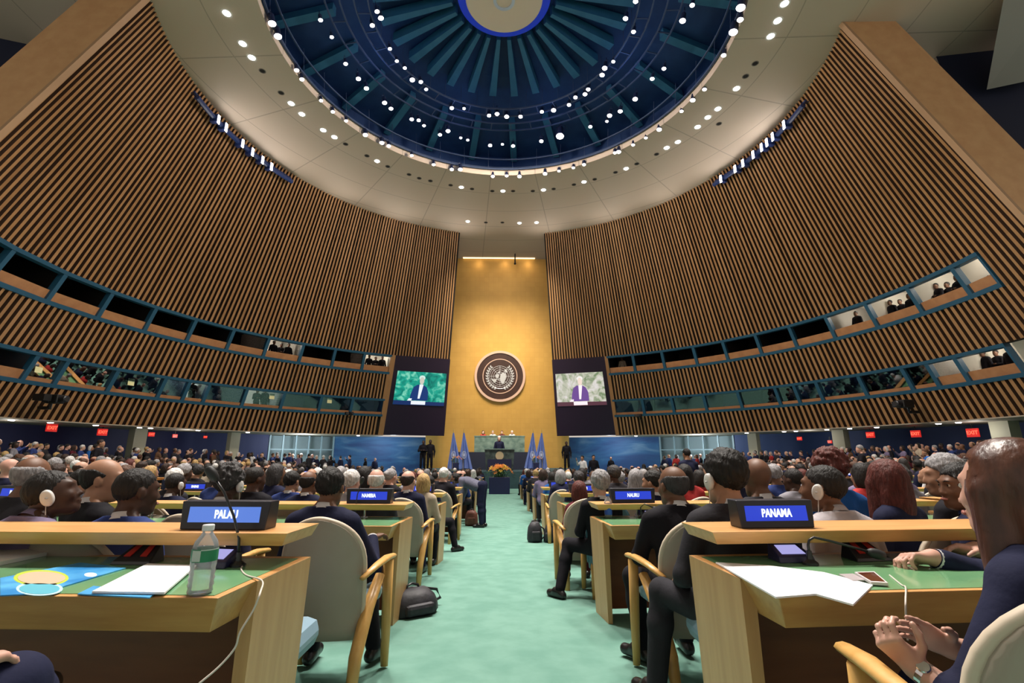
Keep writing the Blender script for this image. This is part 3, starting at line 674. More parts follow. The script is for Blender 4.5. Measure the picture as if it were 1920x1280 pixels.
# ---------------------------------------------------------------- camera
cd = bpy.data.cameras.new('camera'); cam = place(bpy.data.objects.new('camera', cd)); cam.location = (0,0,CAMZ)
cd.sensor_width = 36; cd.lens = 36*F/1920; cam.rotation_euler = (PI/2+TH, 0, YAW); cd.clip_end = 200; cd.clip_start = .05
S.camera = cam
S.view_settings.view_transform = 'Standard'; S.view_settings.look = 'None'; S.view_settings.gamma = 1; S.view_settings.exposure = 0.0
S.cycles.use_denoising = True; S.cycles.adaptive_threshold = .02; S.cycles.max_bounces = 6; S.cycles.diffuse_bounces = 3; S.cycles.glossy_bounces = 3; S.cycles.transmission_bounces = 6; S.cycles.transparent_max_bounces = 10
S.cycles.caustics_reflective = False; S.cycles.caustics_refractive = False; S.cycles.sample_clamp_indirect = 4
# ================================================================ furniture
def wood(name, c1, c2, s=3, st=(1,12,12), rough=.38): return noise_mat(name, c1, c2, s, rough, st, detail=6)
M_desk = wood('desk_maple', (.52,.245,.078), (.62,.325,.115), 3, (1.2,9,9))
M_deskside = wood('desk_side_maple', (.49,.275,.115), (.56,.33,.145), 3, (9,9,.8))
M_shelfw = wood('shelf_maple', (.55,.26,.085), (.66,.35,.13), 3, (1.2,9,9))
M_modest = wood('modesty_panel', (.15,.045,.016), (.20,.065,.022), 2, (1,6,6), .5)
M_greenv = noise_mat('writing_surface', (.13,.30,.15), (.16,.34,.17), 4, .13)
M_legw = wood('chair_wood', (.55,.30,.085), (.64,.37,.12), 4, (8,8,1))
M_beige = noise_mat('chair_back_beige', (.30,.255,.205), (.34,.29,.235), 3, .55)
M_piping = mat('chair_piping', (.55,.46,.36), .5)
M_seatblue = noise_mat('seat_leather_blue', (.20,.31,.40), (.24,.36,.45), 4, .4)
M_teal = noise_mat('chair_teal', (.05,.14,.19), (.07,.17,.22), 4, .5)
M_nblack = mat('nameplate_black', (.012,.012,.022), .35)
M_disp = glow('display_blue', (.01,.045,.60), 1.0); M_displ = glow('display_pale_blue', (.10,.22,.72), 1.0)
M_text = glow('display_white', (.85,.92,1.0), 1.4)
M_paper = mat('paper', (.80,.80,.84), .7)
M_term = mat('terminal_navy', (.015,.015,.06), .4); M_termscr = glow('terminal_screen', (.50,.48,.95), .8)
M_red = mat('console_red', (.35,.02,.015), .4)

DH, DD, DL = .78, .60, 3.28
def make_desk(s, detail=True):
    """aisle end at x=0, far edge at y=0; runs to x = s*DL"""
    t = thing('delegate_desk', 'x', 'desk', group='delegate desks in curved rows')
    X = lambda v: v*s
    def q(p): return p if s > 0 else [p[1], p[0], p[3], p[2]]
    mb = MB()
    b = q([(X(.055),-DD+.07,DH-.115), (X(DL),-DD+.07,DH-.115), (X(DL),-.01,DH-.115), (X(.055),-.01,DH-.115)])
    u = q([(X(0),-DD,DH), (X(DL),-DD,DH), (X(DL),0,DH), (X(0),0,DH)])
    mb.hexa(b+u); obj('table_top', mb, M_desk, t, bevel=.003)
    mb = MB(); mb.hexa(q([(X(.025),-DD+.022,DH-.004), (X(DL-.03),-DD+.022,DH-.004), (X(DL-.03),-.05,DH-.004), (X(.025),-.05,DH-.004)])+q([(X(.025),-DD+.022,DH+.002), (X(DL-.03),-DD+.022,DH+.002), (X(DL-.03),-.05,DH+.002), (X(.025),-.05,DH+.002)]))
    obj('writing_surface', mb, M_greenv, t)
    for x0 in (-.004, DL-.05):
        mb = MB(); mb.hexa(q([(X(x0+.02),-.385,.0), (X(x0+.055),-.385,.0), (X(x0+.055),-.02,.0), (X(x0+.02),-.02,.0)])+q([(X(x0),-.395,DH-.002), (X(x0+.05),-.395,DH-.002), (X(x0+.05),.004,DH-.002), (X(x0),.004,DH-.002)]))
        obj('side_panel', mb, M_deskside, t)
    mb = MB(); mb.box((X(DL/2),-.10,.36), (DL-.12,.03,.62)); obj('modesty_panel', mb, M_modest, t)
    mb = MB(); z0 = DH+.072
    P = [(-.20,z0),(-.165,z0-.0),(.07,z0),(.07,z0+.05),(-.235,z0+.045)]
    P = [(-.185,z0),(.07,z0),(.07,z0+.05),(-.215,z0+.05)]
    A = [(X(.03 if i < 2 else 0), y, z) for i, (y, z) in enumerate(P)]; B = [(X(DL), y, z) for y, z in P]
    mb.hexa(q([A[0],B[0],B[1],A[1]])+q([A[3],B[3],B[2],A[2]])); obj('shelf', mb, M_shelfw, t, bevel=.002)
    for px in (.42, 1.35, 2.4):
        mb = MB(); mb.lathe([(.035,DH),(.035,DH+.006),(.011,DH+.008),(.011,z0)], 12, M=Matrix.Translation((X(px),-.05,0))); obj('shelf_post', mb, M_chrome, t)
    return t
def make_plate(body, pale=False, w=.41, h=.125):
    t = thing('nameplate', 'x', 'nameplate')
    mb = MB(); x = w/2
    mb.hexa([(-x+.01,-.045,0),(x-.01,-.045,0),(x-.01,.045,0),(-x+.01,.045,0),(-x,-.035,h),(x,-.035,h),(x,.035,h),(-x,.035,h)]); obj('housing', mb, M_nblack, t, bevel=.004)
    f = lambda u, v, k: (u*w/2, -.045+.01*v-k, v*h)
    mb = MB(); mb.hexa([f(-.80,.26,.001), f(.80,.26,.001), f(.80,.26,-.003), f(-.80,.26,-.003), f(-.80,.80,.001), f(.80,.80,.001), f(.80,.80,-.003), f(-.80,.80,-.003)])
    d = obj('display', mb, M_displ if pale else M_disp, t)
    if body:
        o = place(bpy.data.objects.new('lettering', body), d); o.location = f(.0 if not pale else .05, .53, .003)
        body.materials.clear(); body.materials.append(M_text)
    return t
TXT = {k: text_mesh(k, .045, xs=.70) for k in ('PALAU','PANAMA','NAMIBIA','NAURU','NEPAL')}
blur = MB()
for i, x in enumerate((-.05,-.025,0,.025,.05)): blur.box((x,0,0), (.017,.003,.036-.006*(i % 2)))
blur = blur.mesh('unreadable_marks', M_text)

def make_chair(teal=False):
    t = thing('delegate_chair', 'x', 'chair', group='beige backed wooden armchairs')
    # curved rounded back shell
    n, k = 17, 18; H0, H1 = .29, .92; mb = MB(); fr = []; bk = []
    for j in range(k):
        v = .985*math.sin(PI/2*j/(k-1)); z = H0+(H1-H0)*v
        hw = .235*(1-max(0, (v-.55)/.45)**2.6)**.5 if v > .55 else .235
        hw *= (.93+.07*min(1, v/.25)); hw = max(hw, .03)
        for i in range(n):
            u = -1+2*i/(n-1); x = u*hw
            y = -.24-.05*v+.09*(x/.235)**2
            fr.append((x, y+.05, z-.012*u*u)); bk.append((x, y, z-.012*u*u))
    N_ = n*k
    fs = []
    for j in range(k-1):
        for i in range(n-1):
            a = j*n+i; fs.append((a, a+1, a+n+1, a+n)); fs.append((N_+a+1, N_+a, N_+a+n, N_+a+n+1))
    bd = [i for i in range(n)]+[j*n+n-1 for j in range(1, k)]+[(k-1)*n+i for i in range(n-2, -1, -1)]+[j*n for j in range(k-2, 0, -1)]
    for i in range(len(bd)):
        a, b = bd[i], bd[(i+1) % len(bd)]; fs.append((a, N_+a, N_+b, b))
    mb.add(fr+bk, fs); bkr = obj('backrest', mb, M_teal if teal else M_beige, t, smooth=True)
    mb = MB(); ln = [Vector(bk[i])*.5+Vector(fr[i])*.5 for i in bd[n-1:]]; mb.tube(ln, .017, 6); obj('piping', mb, M_piping if not teal else M_teal, bkr, smooth=True)
    mb = MB(); mb.box((0,.055,.43), (.46,.41,.10)); obj('seat', mb, M_seatblue, t, bevel=.035)
    for s in (-1, 1):
        mb = MB(); mb.tube([(s*.25,-.30,.0),(s*.25,-.25,.22),(s*.255,-.12,.42),(s*.265,.05,.56)] if not teal else [(s*.19,-.20,0),(s*.19,-.18,.2),(s*.19,-.15,.40)], [.018,.024,.026,.02] if not teal else .018, 8, flat=1.5); obj('leg', mb, M_legw, t, smooth=True)
        mb = MB(); mb.tube([(s*.265,.24,.0),(s*.265,.23,.25),(s*.275,.18,.62)] if not teal else [(s*.19,.22,0),(s*.19,.2,.2),(s*.19,.18,.40)], [.017,.022,.024], 8, flat=1.4); obj('leg', mb, M_legw, t, smooth=True)
        if teal: continue
        mb = MB(); mb.tube([(s*.25,-.22,.60),(s*.275,-.05,.635),(s*.285,.12,.645),(s*.28,.26,.63)], [.018,.026,.03,.024], 8, flat=.6); obj('armrest', mb, M_legw, t, smooth=True)
    return t

def make_mic(bend):
    t = thing('gooseneck_microphone', 'x', 'microphone')
    mb = MB(); mb.lathe([(.028,0),(.028,.008),(.012,.02),(.009,.05)], 14); obj('base', mb, M_black, t)
    mb = MB(); mb.tube(bend, [.0065]+[.0048]*(len(bend)-1), 8); obj('gooseneck', mb, M_black, t, smooth=True)
    a, b = Vector(bend[-2]), Vector(bend[-1]); d = (b-a).normalized()
    mb = MB(); mb.tube([b-d*.005, b+d*.008, b+d*.03, b+d*.055, b+d*.062], [.008,.016,.019,.016,.006], 12); obj('windscreen', mb, M_dark, t, smooth=True)
    return t
def make_terminal():
    t = thing('conference_terminal', 'x', 'conference terminal')
    mb = MB(); mb.hexa([(-.075,-.05,0),(.075,-.05,0),(.065,.05,0),(-.065,.05,0),(-.072,-.04,.022),(.072,-.04,.022),(.062,.045,.06),(-.062,.045,.06)]); obj('casing', mb, M_term, t, bevel=.004)
    f = lambda u, v: Vector((u, -.04+.085*v, .0235+.038*v))
    mb = MB(); mb.add([f(-.05,.15), f(.05,.15), f(.045,.8), f(-.045,.8)], [(0,1,2,3)]); obj('screen', mb, M_termscr, t)
    return t
def make_console():
    t = thing('voting_console', 'x', 'console')
    mb = MB(); mb.hexa([(-.08,-.05,0),(.08,-.05,0),(.06,.055,0),(-.06,.055,0),(-.075,-.045,.012),(.075,-.045,.012),(.05,.045,.07),(-.05,.045,.07)]); obj('casing', mb, M_black, t, bevel=.003)
    f = lambda u, v: Vector((u*(1-.3*v), -.045+.09*v, .014+.058*v))
    for u, m in ((-.048, M_red), (.022, M_red)):
        mb = MB(); mb.hexa([f(u,.2), f(u+.028,.2), f(u+.028,.8), f(u,.8)]+[f(u,.2)+Vector((0,-.002,.003)), f(u+.028,.2)+Vector((0,-.002,.003)), f(u+.028,.8)+Vector((0,-.002,.003)), f(u,.8)+Vector((0,-.002,.003))]); obj('button', mb, m, t)
    return t
def paper(name, pts, lab, cat, m=M_paper, group=None, t=.0035):
    mb = MB(); n = len(pts); P = [Vector(p) for p in pts]
    mb.add(P+[p+Vector((0,0,t)) for p in P], [tuple(range(n-1,-1,-1)), tuple(range(n, 2*n))]+[(i, (i+1) % n, n+(i+1) % n, n+i) for i in range(n)])
    o = obj(name, mb, m); return tag(o, lab, cat, group)

# ------------------------------------------------ rows of desks
deskP = {1: learn(make_desk(1)), -1: learn(make_desk(-1))}
used = {}
plates = {}
def desk_at(i, s, j):
    x = s*(.80+j*(DL+.07)); 
    xm = x+s*DL/2; rot = row_rot(xm)*1.0
    y = row_y(i, x); z = floor_z(x+s*.8, y)
    if i == 0: rot = s*rad(3.5)
    nm = 'PALAU' if (i, s, j) == (0,-1,0) else 'PANAMA' if (i, s, j) == (0,1,0) else None
    lab = 'wooden delegate desk, %s from the aisle in the %s row on the %s' % (ORD[j], ORD[i], side(s))
    if nm: lab = 'nearest wooden desk with green top and %s nameplate' % nm
    o = deskP[s] if s not in used else dup(deskP[s], (0,0,0), 0)
    used[s] = 1
    o.location = (x, y, z); o.rotation_euler = (0,0,rot); o['label'] = lab
    return x, y, z, rot
def on_desk(i, s, j, u, v, h=0):
    x, y, z, rot = DESK[(i,s,j)]
    p = Matrix.Rotation(rot, 3, 'Z') @ Vector((s*u, v, 0)); return Vector((x, y, z+DH+h))+p, rot
DESK = {}
NJ = [1, 2, 3, 4, 4, 4, 4, 4]
for i in range(8):
    for s in (-1, 1):
        for j in range(NJ[i]): DESK[(i,s,j)] = desk_at(i, s, j)
pg = {}
for (i,s,j) in DESK:
    if i > 6: continue
    real = {(0,-1,0):'PALAU',(0,1,0):'PANAMA',(1,-1,0):'NAMIBIA',(1,1,0):'NAURU',(1,1,1):'NEPAL'}.get((i,s,j))
    p, rot = on_desk(i, s, j, {-1:.30, 1:.315}[s] if i == 0 else .36, -.10, .1225)
    if real:
        o = make_plate(TXT[real], real == 'PALAU', {'PALAU':.365,'PANAMA':.33}.get(real,.41), {'PALAU':.108,'PANAMA':.108}.get(real,.125)); o['label'] = 'black nameplate with lit blue display reading '+real
    else:
        if 'pl' not in pg: o = pg['pl'] = learn(make_plate(blur))
        else: o = dup(pg['pl'], (0,0,0), 0)
        o['label'] = 'small blue lit nameplate on the %s desk from the aisle, %s row, %s side' % (ORD[j], ORD[i], side(s))
    o['group'] = 'country nameplates on the desk shelves'
    o.location = p; o.rotation_euler = (0,0,rot)
# ------------------------------------------------ things on the nearest desks
def setat(o, i, s, j, u, v, lab, dr=0, h=.002):
    p, rot = on_desk(i, s, j, u, v, h); o.location = p; o.rotation_euler = (0,0,rot+dr); o['label'] = lab; return o
m = make_mic([(0,0,.02),(-.006,-.004,.10),(-.032,-.012,.18),(-.072,-.03,.27),(-.10,-.045,.315)])
setat(m, 0,-1,0, .185,-.20, 'black gooseneck microphone rising in front of the PALAU nameplate')
m = make_mic([(0,0,.02),(0,0,.07),(.006,-.001,.088),(.025,-.004,.098),(.09,-.012,.084),(.22,-.03,.048)])
setat(m, 0,1,0, .44,-.16, 'black gooseneck microphone bent low over the PANAMA desk'); MIC2 = m
setat(make_terminal(), 0,-1,0, .275,-.19, 'navy conference terminal with violet screen beside the PALAU microphone', rad(-8))
setat(make_terminal(), 0,1,0, .345,-.15, 'navy conference terminal with violet screen under the PANAMA nameplate', rad(0))
setat(make_console(), 0,-1,0, .61,-.15, 'black voting console with red buttons on the PALAU desk')
setat(make_console(), 0,1,0, .66,-.15, 'black voting console with red buttons on the PANAMA desk', rad(4))
tr = learn(make_terminal())
m2 = [make_mic([(0,0,.02),(0,0,.09),(.012,-.01,.2),(.04,-.02,.29)]), make_mic([(0,0,.02),(0,0,.09),(.03,-.01,.12),(.10,-.03,.09)])]
setat(tr, 1,-1,0, .62,-.16, 'small navy terminal with lit screen below the NAMIBIA nameplate'); setat(m2[0], 1,-1,0, .46,-.17, 'thin gooseneck microphone in front of the NAMIBIA nameplate')
setat(dup(tr,(0,0,0),0), 1,1,0, .50,-.17, 'small navy terminal with lit screen below the NAURU nameplate'); setat(m2[1], 1,1,0, .40,-.2, 'small black microphone lying low before the NAURU nameplate')
# papers, leaflets, phones: points are read off where they lie on the table tops
def tp(px, py, s, dz=.0025):
    x, y, z, rot = DESK[(0,s,0)]; d = ray(px, py); zz = z+DH+dz-CAMZ; d = d*(zz/d.z); return W(*d)
M_leaf = noise_mat('leaflet_blue', (.02,.22,.55), (.10,.42,.75), 9, .35)
MIC2.location = tp(1520,1058,1)
o = paper('leaflet', [tp(0,1118,-1), tp(74,1114,-1), tp(236,1066,-1), tp(150,1056,-1), tp(0,1085,-1)], 'blue printed leaflet with round pictures on the PALAU desk, leftmost', 'leaflet', M_leaf)
def oval(px, py, rx, ry, s, m, nm, par, dz=.0062):
    P = [tp(px+rx*math.cos(2*PI*k/24), py+ry*math.sin(2*PI*k/24), s, dz) for k in range(24)]; mb = MB(); mb.add(P+[p-Vector((0,0,.0015)) for p in P], [tuple(range(23,-1,-1)), tuple(range(24, 48))]+[(i, (i+1) % 24, 24+(i+1) % 24, 24+i) for i in range(24)]); return obj(nm, mb, m, par)
for a_ in ((77,1083,52,15,'leaflet_lime',(.45,.55,.05)),(78,1083,45,12,'leaflet_photo',(.55,.42,.30)),(74,1103,44,13,'leaflet_pale',(.45,.70,.80)),(74,1103,38,10,'leaflet_teal',(.10,.42,.55)),(170,1077,12,4,'leaflet_white',(.7,.8,.9))):
    oval(*a_[:4], -1, mat(a_[4], a_[5], .4), 'printed_picture', o, .0062+.001*(a_[4] in ('leaflet_photo','leaflet_teal')))
paper('leaflet', [tp(145,1115,-1), tp(280,1122,-1), tp(292,1112,-1), tp(175,1100,-1)], 'blue leaflet peeping out under white sheets on the PALAU desk', 'leaflet', M_leaf)
paper('paper_stack', [tp(172,1112,-1,.008), tp(308,1114,-1,.008), tp(368,1062,-1,.008), tp(276,1059,-1,.008)], 'white paper sheets beside the water bottle on PALAU desk', 'paper', t=.006)
paper('paper_stack', [tp(-60,1070,-1), tp(0,1060,-1), tp(132,1032,-1), tp(46,1019,-1), tp(-60,1024,-1)], 'stack of white papers at the far left end of the PALAU desk', 'paper', t=.014)
paper('paper_sheet', [tp(1342,1056,1), tp(1455,1122,1), tp(1530,1116,1), tp(1600,1136,1,-.0), tp(1637,1099,1), tp(1545,1075,1), tp(1440,1062,1)], 'large white paper sheets spread over the PANAMA desk edge', 'paper', t=.005)
ph = thing('mobile_phone', 'white framed smartphone lying on papers on the PANAMA desk', 'phone'); A = [tp(1603,1077,1,.006), tp(1634,1096,1,.006), tp(1666,1098,1,.006), tp(1640,1076,1,.006)]
mb = MB(); mb.hexa(A+[p+Vector((0,0,.009)) for p in A]); obj('case', mb, mat('phone_white', (.75,.68,.70), .3), ph)
c = sum(A, Vector())/4; B = [c+(p-c)*.84+Vector((0,0,.0095)) for p in A]; mb = MB(); mb.hexa([p-Vector((0,0,.002)) for p in B]+B); obj('screen', mb, mat('phone_screen', (.10,.03,.02), .1), ph)
ph = thing('mobile_phone', 'second thin phone half under the white smartphone on PANAMA desk', 'phone'); A = [tp(1573,1078,1,.0055), tp(1600,1090,1,.0055), tp(1622,1089,1,.0055), tp(1600,1077,1,.0055)]
mb = MB(); mb.hexa(A+[p+Vector((0,0,.004)) for p in A]); obj('case', mb, mat('phone_grey', (.45,.40,.42), .3), ph)
# water bottle
bt = thing('water_bottle', 'clear plastic water bottle with green label and white cap on PALAU desk', 'bottle')
p = tp(374,1112,-1,.003); bt.location = p; bt.scale = (1.12,1.12,.86)
M_pet = clear_mat('clear_plastic', (.97,.98,1.0), .02, .12)
N, L = M_pet.node_tree.nodes, M_pet.node_tree.links; o_ = [n for n in N if n.type == 'OUTPUT_MATERIAL'][0]; mx0 = o_.inputs['Surface'].links[0].from_node
df = N.new('ShaderNodeBsdfTranslucent'); df.inputs['Color'].default_value = (.9,.93,.97,1); dd_ = N.new('ShaderNodeBsdfDiffuse'); dd_.inputs['Color'].default_value = (.9,.93,.97,1)
m1 = N.new('ShaderNodeMixShader'); m1.inputs[0].default_value = .5; L.new(df.outputs[0], m1.inputs[1]); L.new(dd_.outputs[0], m1.inputs[2])
m2_ = N.new('ShaderNodeMixShader'); m2_.inputs[0].default_value = .16; L.new(mx0.outputs[0], m2_.inputs[1]); L.new(m1.outputs[0], m2_.inputs[2]); L.new(m2_.outputs[0], o_.inputs['Surface'])
prof = [(.004,0),(.028,.001),(.031,.008),(.029,.02),(.032,.03),(.0295,.04),(.032,.05),(.0295,.06),(.032,.07),(.030,.082),(.032,.095),(.032,.15),(.028,.172),(.016,.195),(.0125,.203),(.0125,.212)]
mb = MB(); mb.lathe(prof, 28); obj('bottle_body', mb, M_pet, bt, smooth=True)
mb = MB(); mb.lathe([(.0325,.108),(.0328,.110),(.0328,.148),(.0325,.150)], 28, cap=False); lb = obj('bottle_label', mb, mat('label_green', (.02,.22,.10), .4), bt, smooth=True)
mb = MB(); a0, a1 = -2.1, -1.35; mb.strip([(.0333*math.cos(a), .0333*math.sin(a), .111) for a in arc(a0,a1,6)], [(.0333*math.cos(a), .0333*math.sin(a), .147) for a in arc(a0,a1,6)]); mb.strip([(.0333*math.cos(a), .0333*math.sin(a), .146) for a in arc(-1.35,.2,8)], [(.0333*math.cos(a), .0333*math.sin(a), .1495) for a in arc(-1.35,.2,8)])
obj('label_panel', mb, mat('label_pale', (.55,.62,.58), .5), lb)
mb = MB(); mb.lathe([(.0145,.209),(.0150,.210),(.0150,.226),(.0135,.229),(.003,.229)], 24); obj('cap', mb, mat('cap_white', (.75,.75,.78), .4), bt)
# earphone wires hanging over the desks
def wire(name, pts, r, m, lab):
    mb = MB(); P = [Vector(p) for p in pts]; Q = []
    for i in range(len(P)-1):
        p0, p1, p2, p3 = P[max(i-1,0)], P[i], P[i+1], P[min(i+2, len(P)-1)]
        for k in range(6):
            t = k/6; Q.append(.5*((2*p1)+(p2-p0)*t+(2*p0-5*p1+4*p2-p3)*t*t+(3*p1-p0-3*p2+p3)*t**3))
    Q.append(P[-1]); mb.tube(Q, r, 6); o = obj(name, mb, m, smooth=True); return tag(o, lab, 'cable')
M_wire = mat('wire_white', (.62,.55,.50), .5)
wire('earphone_cable', [tp(458,1058,-1,.004), tp(452,1066,-1,.004), tp(462,1078,-1,.004), tp(491,1088,-1,.01), at_y(488,1110,1.53), at_y(474,1145,1.52), at_y(450,1185,1.5), at_y(440,1215,1.5), at_y(410,1250,1.48), at_y(372,1282,1.45)], .0028, M_wire, 'white earphone cable hanging over the aisle end of the PALAU desk')
wire('earphone_cable', [tp(1668,1078,1,.004), tp(1690,1096,1,.004), tp(1698,1101,1,.006), at_y(1698,1128,1.52), at_y(1699,1158,1.52), at_y(1702,1200,1.50)], .0026, M_wire, 'pale cable hanging down the front of the PANAMA desk')
# plastic bottle on the NAURU desk
p, rot = on_desk(1,1,0, .12,-.16, .002)
b2 = thing('water_bottle', 'small blue labelled water bottle on the NAURU desk', 'bottle', p)
mb = MB(); mb.lathe([(.004,0),(.03,.002),(.033,.02),(.033,.13),(.028,.15),(.015,.175),(.014,.185)], 20); obj('bottle_body', mb, M_pet, b2, smooth=True)
mb = MB(); mb.lathe([(.0335,.03),(.0338,.032),(.0338,.12),(.0335,.122)], 20, cap=False); obj('bottle_label', mb, mat('label_blue', (.02,.08,.45), .4), b2, smooth=True)
mb = MB(); mb.lathe([(.017,.182),(.017,.20),(.004,.201)], 16); obj('cap', mb, mat('cap_blue', (.02,.12,.5), .4), b2)
# light blue stool seat beside the PALAU desk
st = thing('upholstered_stool', 'empty pale blue upholstered seat beside the PALAU desk panel', 'stool'); x, y = -1.06, 2.36; st.location = (x, y, floor_z(x, y))
mb = MB(); mb.box((0,0,.40), (.42,.40,.13)); obj('seat', mb, M_seatblue, st, bevel=.055)
mb = MB(); mb.lathe([(.18,0),(.18,.02),(.03,.05),(.03,.34)], 16); obj('pedestal', mb, M_steel, st); learn(st)
# bags
M_bag = noise_mat('bag_black', (.010,.009,.014), (.022,.020,.028), 14, .6, bump=.3)
def bag(loc, rot, d, lab, m=M_bag, cat='bag'):
    t = thing('backpack' if cat == 'backpack' else 'handbag', lab, cat, loc, rot)
    n, k = 14, 9; mb = MB(); rg = random.Random(lab)
    for j in range(k): pass
    prof = [(.30,.0),(.48,.02),(.52,.15),(.50,.45),(.44,.75),(.30,.95),(.10,1.0)]
    vs = []
    for r, z in prof:
        for i in range(n):
            a = 2*PI*i/n; c_, s_ = math.cos(a), math.sin(a); q = (abs(c_)**3+abs(s_)**3)**(-1/3); w = 1+.05*rg.uniform(-1,1)
            vs.append((r*q*c_*d[0]*w, r*q*s_*d[1]*w, z*d[2]*(1+.04*rg.uniform(-1,1) if z > .1 else 1)))
    kk = len(prof)
    mb.add(vs, [(i*n+j, i*n+(j+1) % n, (i+1)*n+(j+1) % n, (i+1)*n+j) for i in range(kk-1) for j in range(n)]+[tuple(range(n-1,-1,-1)), tuple((kk-1)*n+j for j in range(n))])
    obj('bag_body', mb, m, t, smooth=True)
    mb = MB(); mb.box((0,-d[1]*.52,d[2]*.34), (d[0]*.62,d[1]*.22,d[2]*.45)); obj('front_pocket', mb, m, t, bevel=.03)
    mb = MB(); mb.tube([(-.06,0,d[2]*.93),(-.05,.01,d[2]*.95+.03),(0,.02,d[2]*.95+.045),(.05,.01,d[2]*.95+.03),(.06,0,d[2]*.93)], .010, 6); obj('handle', mb, M_black, t, smooth=True)
    mb = MB(); mb.tube([(d[0]*.35,d[1]*.4,d[2]*.8),(d[0]*.72,d[1]*.45,d[2]*.6),(d[0]*.8,d[1]*.4,d[2]*.25),(d[0]*.5,d[1]*.42,d[2]*.06)], .013, 6); obj('strap', mb, M_black, t, smooth=True)
    return t
bg = lambda px, py: at_y(px, py, 1)
def onfloor(px, py):
    d = ray(px, py); lo, hi = 1.0, 40.0
    for _ in range(50):
        md = (lo+hi)/2; p = d*(md/d.y)
        if p.z+CAMZ > floor_z(p.x, p.y): lo = md
        else: hi = md
    p = d*(lo/d.y); return Vector((p.x, p.y, floor_z(p.x, p.y)))
bag(onfloor(772,1150), rad(35), (.42,.30,.20), 'black backpack slumped on the carpet beside the second left desk', cat='backpack')
bag(onfloor(1003,1016), rad(10), (.26,.20,.34), 'black bag standing on the floor at the right aisle edge')
bag(onfloor(1032,1016), rad(-20), (.22,.22,.30), 'second dark bag, tucked behind the black bag at right aisle')
bag(onfloor(884,985), rad(0), (.30,.22,.34), 'reddish brown handbag on the floor by the bending man', noise_mat('bag_brown', (.16,.045,.03), (.24,.08,.05), 10, .5))
# ================================================================ people: smooth-blended implicit bodies, polygonised with surface nets
def cap(a, b, ra, rb=None, k=.03): return ('c', np.array(a, float), np.array(b, float), ra, ra if rb is None else rb, k)
def ell(c, r, k=.03, R=None): return ('e', np.array(c, float), np.array(r, float), k, None if R is None else np.array(R, float))
def cut(p): return ('x',)+p
def xf(prims, M):
    """move primitives by a 4x4 rigid matrix"""
    A = np.array(M)[:3,:3]; t = np.array(M)[:3,3]; out = []
    for p in prims:
        x = p[0] == 'x'; q = p[1:] if x else p
        if q[0] == 'c': q = ('c', A@q[1]+t, A@q[2]+t)+q[3:]
        else: q = ('e', A@q[1]+t, q[2], q[3], A if q[4] is None else A@q[4])
        out.append(('x',)+q if x else q)
    return out
def inflate(prims, d):
    out = []
    for p in prims:
        if p[0] == 'c': out.append(('c', p[1], p[2], p[3]+d, p[4]+d, p[5]))
        elif p[0] == 'e': out.append(('e', p[1], p[2]+d, p[3], p[4]))
        else: out.append(p)
    return out
def field(prims, step, post=None, pad=.03):
    los = []; his = []
    for p in prims:
        if p[0] == 'x': continue
        if p[0] == 'c':
            r = max(p[3], p[4]); los.append(np.minimum(p[1], p[2])-r); his.append(np.maximum(p[1], p[2])+r)
        else:
            r = p[2].max(); los.append(p[1]-r); his.append(p[1]+r)
    lo = np.min(los, 0)-pad-step; hi = np.max(his, 0)+pad+step
    n = np.ceil((hi-lo)/step).astype(int)+1
    ax = [lo[i]+step*np.arange(n[i]) for i in range(3)]
    D = np.full(n, .08, np.float32)
    for p in prims:
        x = p[0] == 'x'; q = p[1:] if x else p
        if q[0] == 'c': r = max(q[3], q[4]); l = np.minimum(q[1], q[2])-r; h = np.maximum(q[1], q[2])+r
        else: r = q[2].max(); l = q[1]-r; h = q[1]+r
        i0 = np.clip(((l-.06-lo)/step).astype(int), 0, n-1); i1 = np.clip(((h+.06-lo)/step).astype(int)+2, 1, n)
        sl = tuple(slice(a, b) for a, b in zip(i0, i1))
        X, Y, Z = (ax[i][i0[i]:i1[i]] for i in range(3))
        X = X[:,None,None].astype(np.float32); Y = Y[None,:,None].astype(np.float32); Z = Z[None,None,:].astype(np.float32)
        if q[0] == 'c':
            a, b, ra, rb, k = q[1:]; ba = b-a; L2 = max(float(ba@ba), 1e-9)
            px, py, pz = X-a[0], Y-a[1], Z-a[2]
            t = np.clip((px*ba[0]+py*ba[1]+pz*ba[2])/L2, 0, 1)
            d = np.sqrt((px-t*ba[0])**2+(py-t*ba[1])**2+(pz-t*ba[2])**2)-(ra+(rb-ra)*t)
        else:
            c, r, k, R = q[1:]; px, py, pz = X-c[0], Y-c[1], Z-c[2]
            if R is not None: px, py, pz = (R[0,i]*px+R[1,i]*py+R[2,i]*pz for i in range(3))
            k0 = np.sqrt((px/r[0])**2+(py/r[1])**2+(pz/r[2])**2); k1 = np.sqrt((px/r[0]**2)**2+(py/r[1]**2)**2+(pz/r[2]**2)**2)
            d = k0*(k0-1)/np.maximum(k1, 1e-6)
        o = D[sl]
        if x:
            h = np.maximum(k-np.abs(o+d), 0)/k; D[sl] = np.maximum(o, -d)+h*h*k/4
        else:
            h = np.maximum(k-np.abs(o-d), 0)/k; D[sl] = np.minimum(o, d)-h*h*k/4
    if post is not None: D = post(D, ax[0][:,None,None], ax[1][None,:,None], ax[2][None,None,:])
    D[0] = D[-1] = .05; D[:,0] = D[:,-1] = .05; D[:,:,0] = D[:,:,-1] = .05
    return D, lo, step
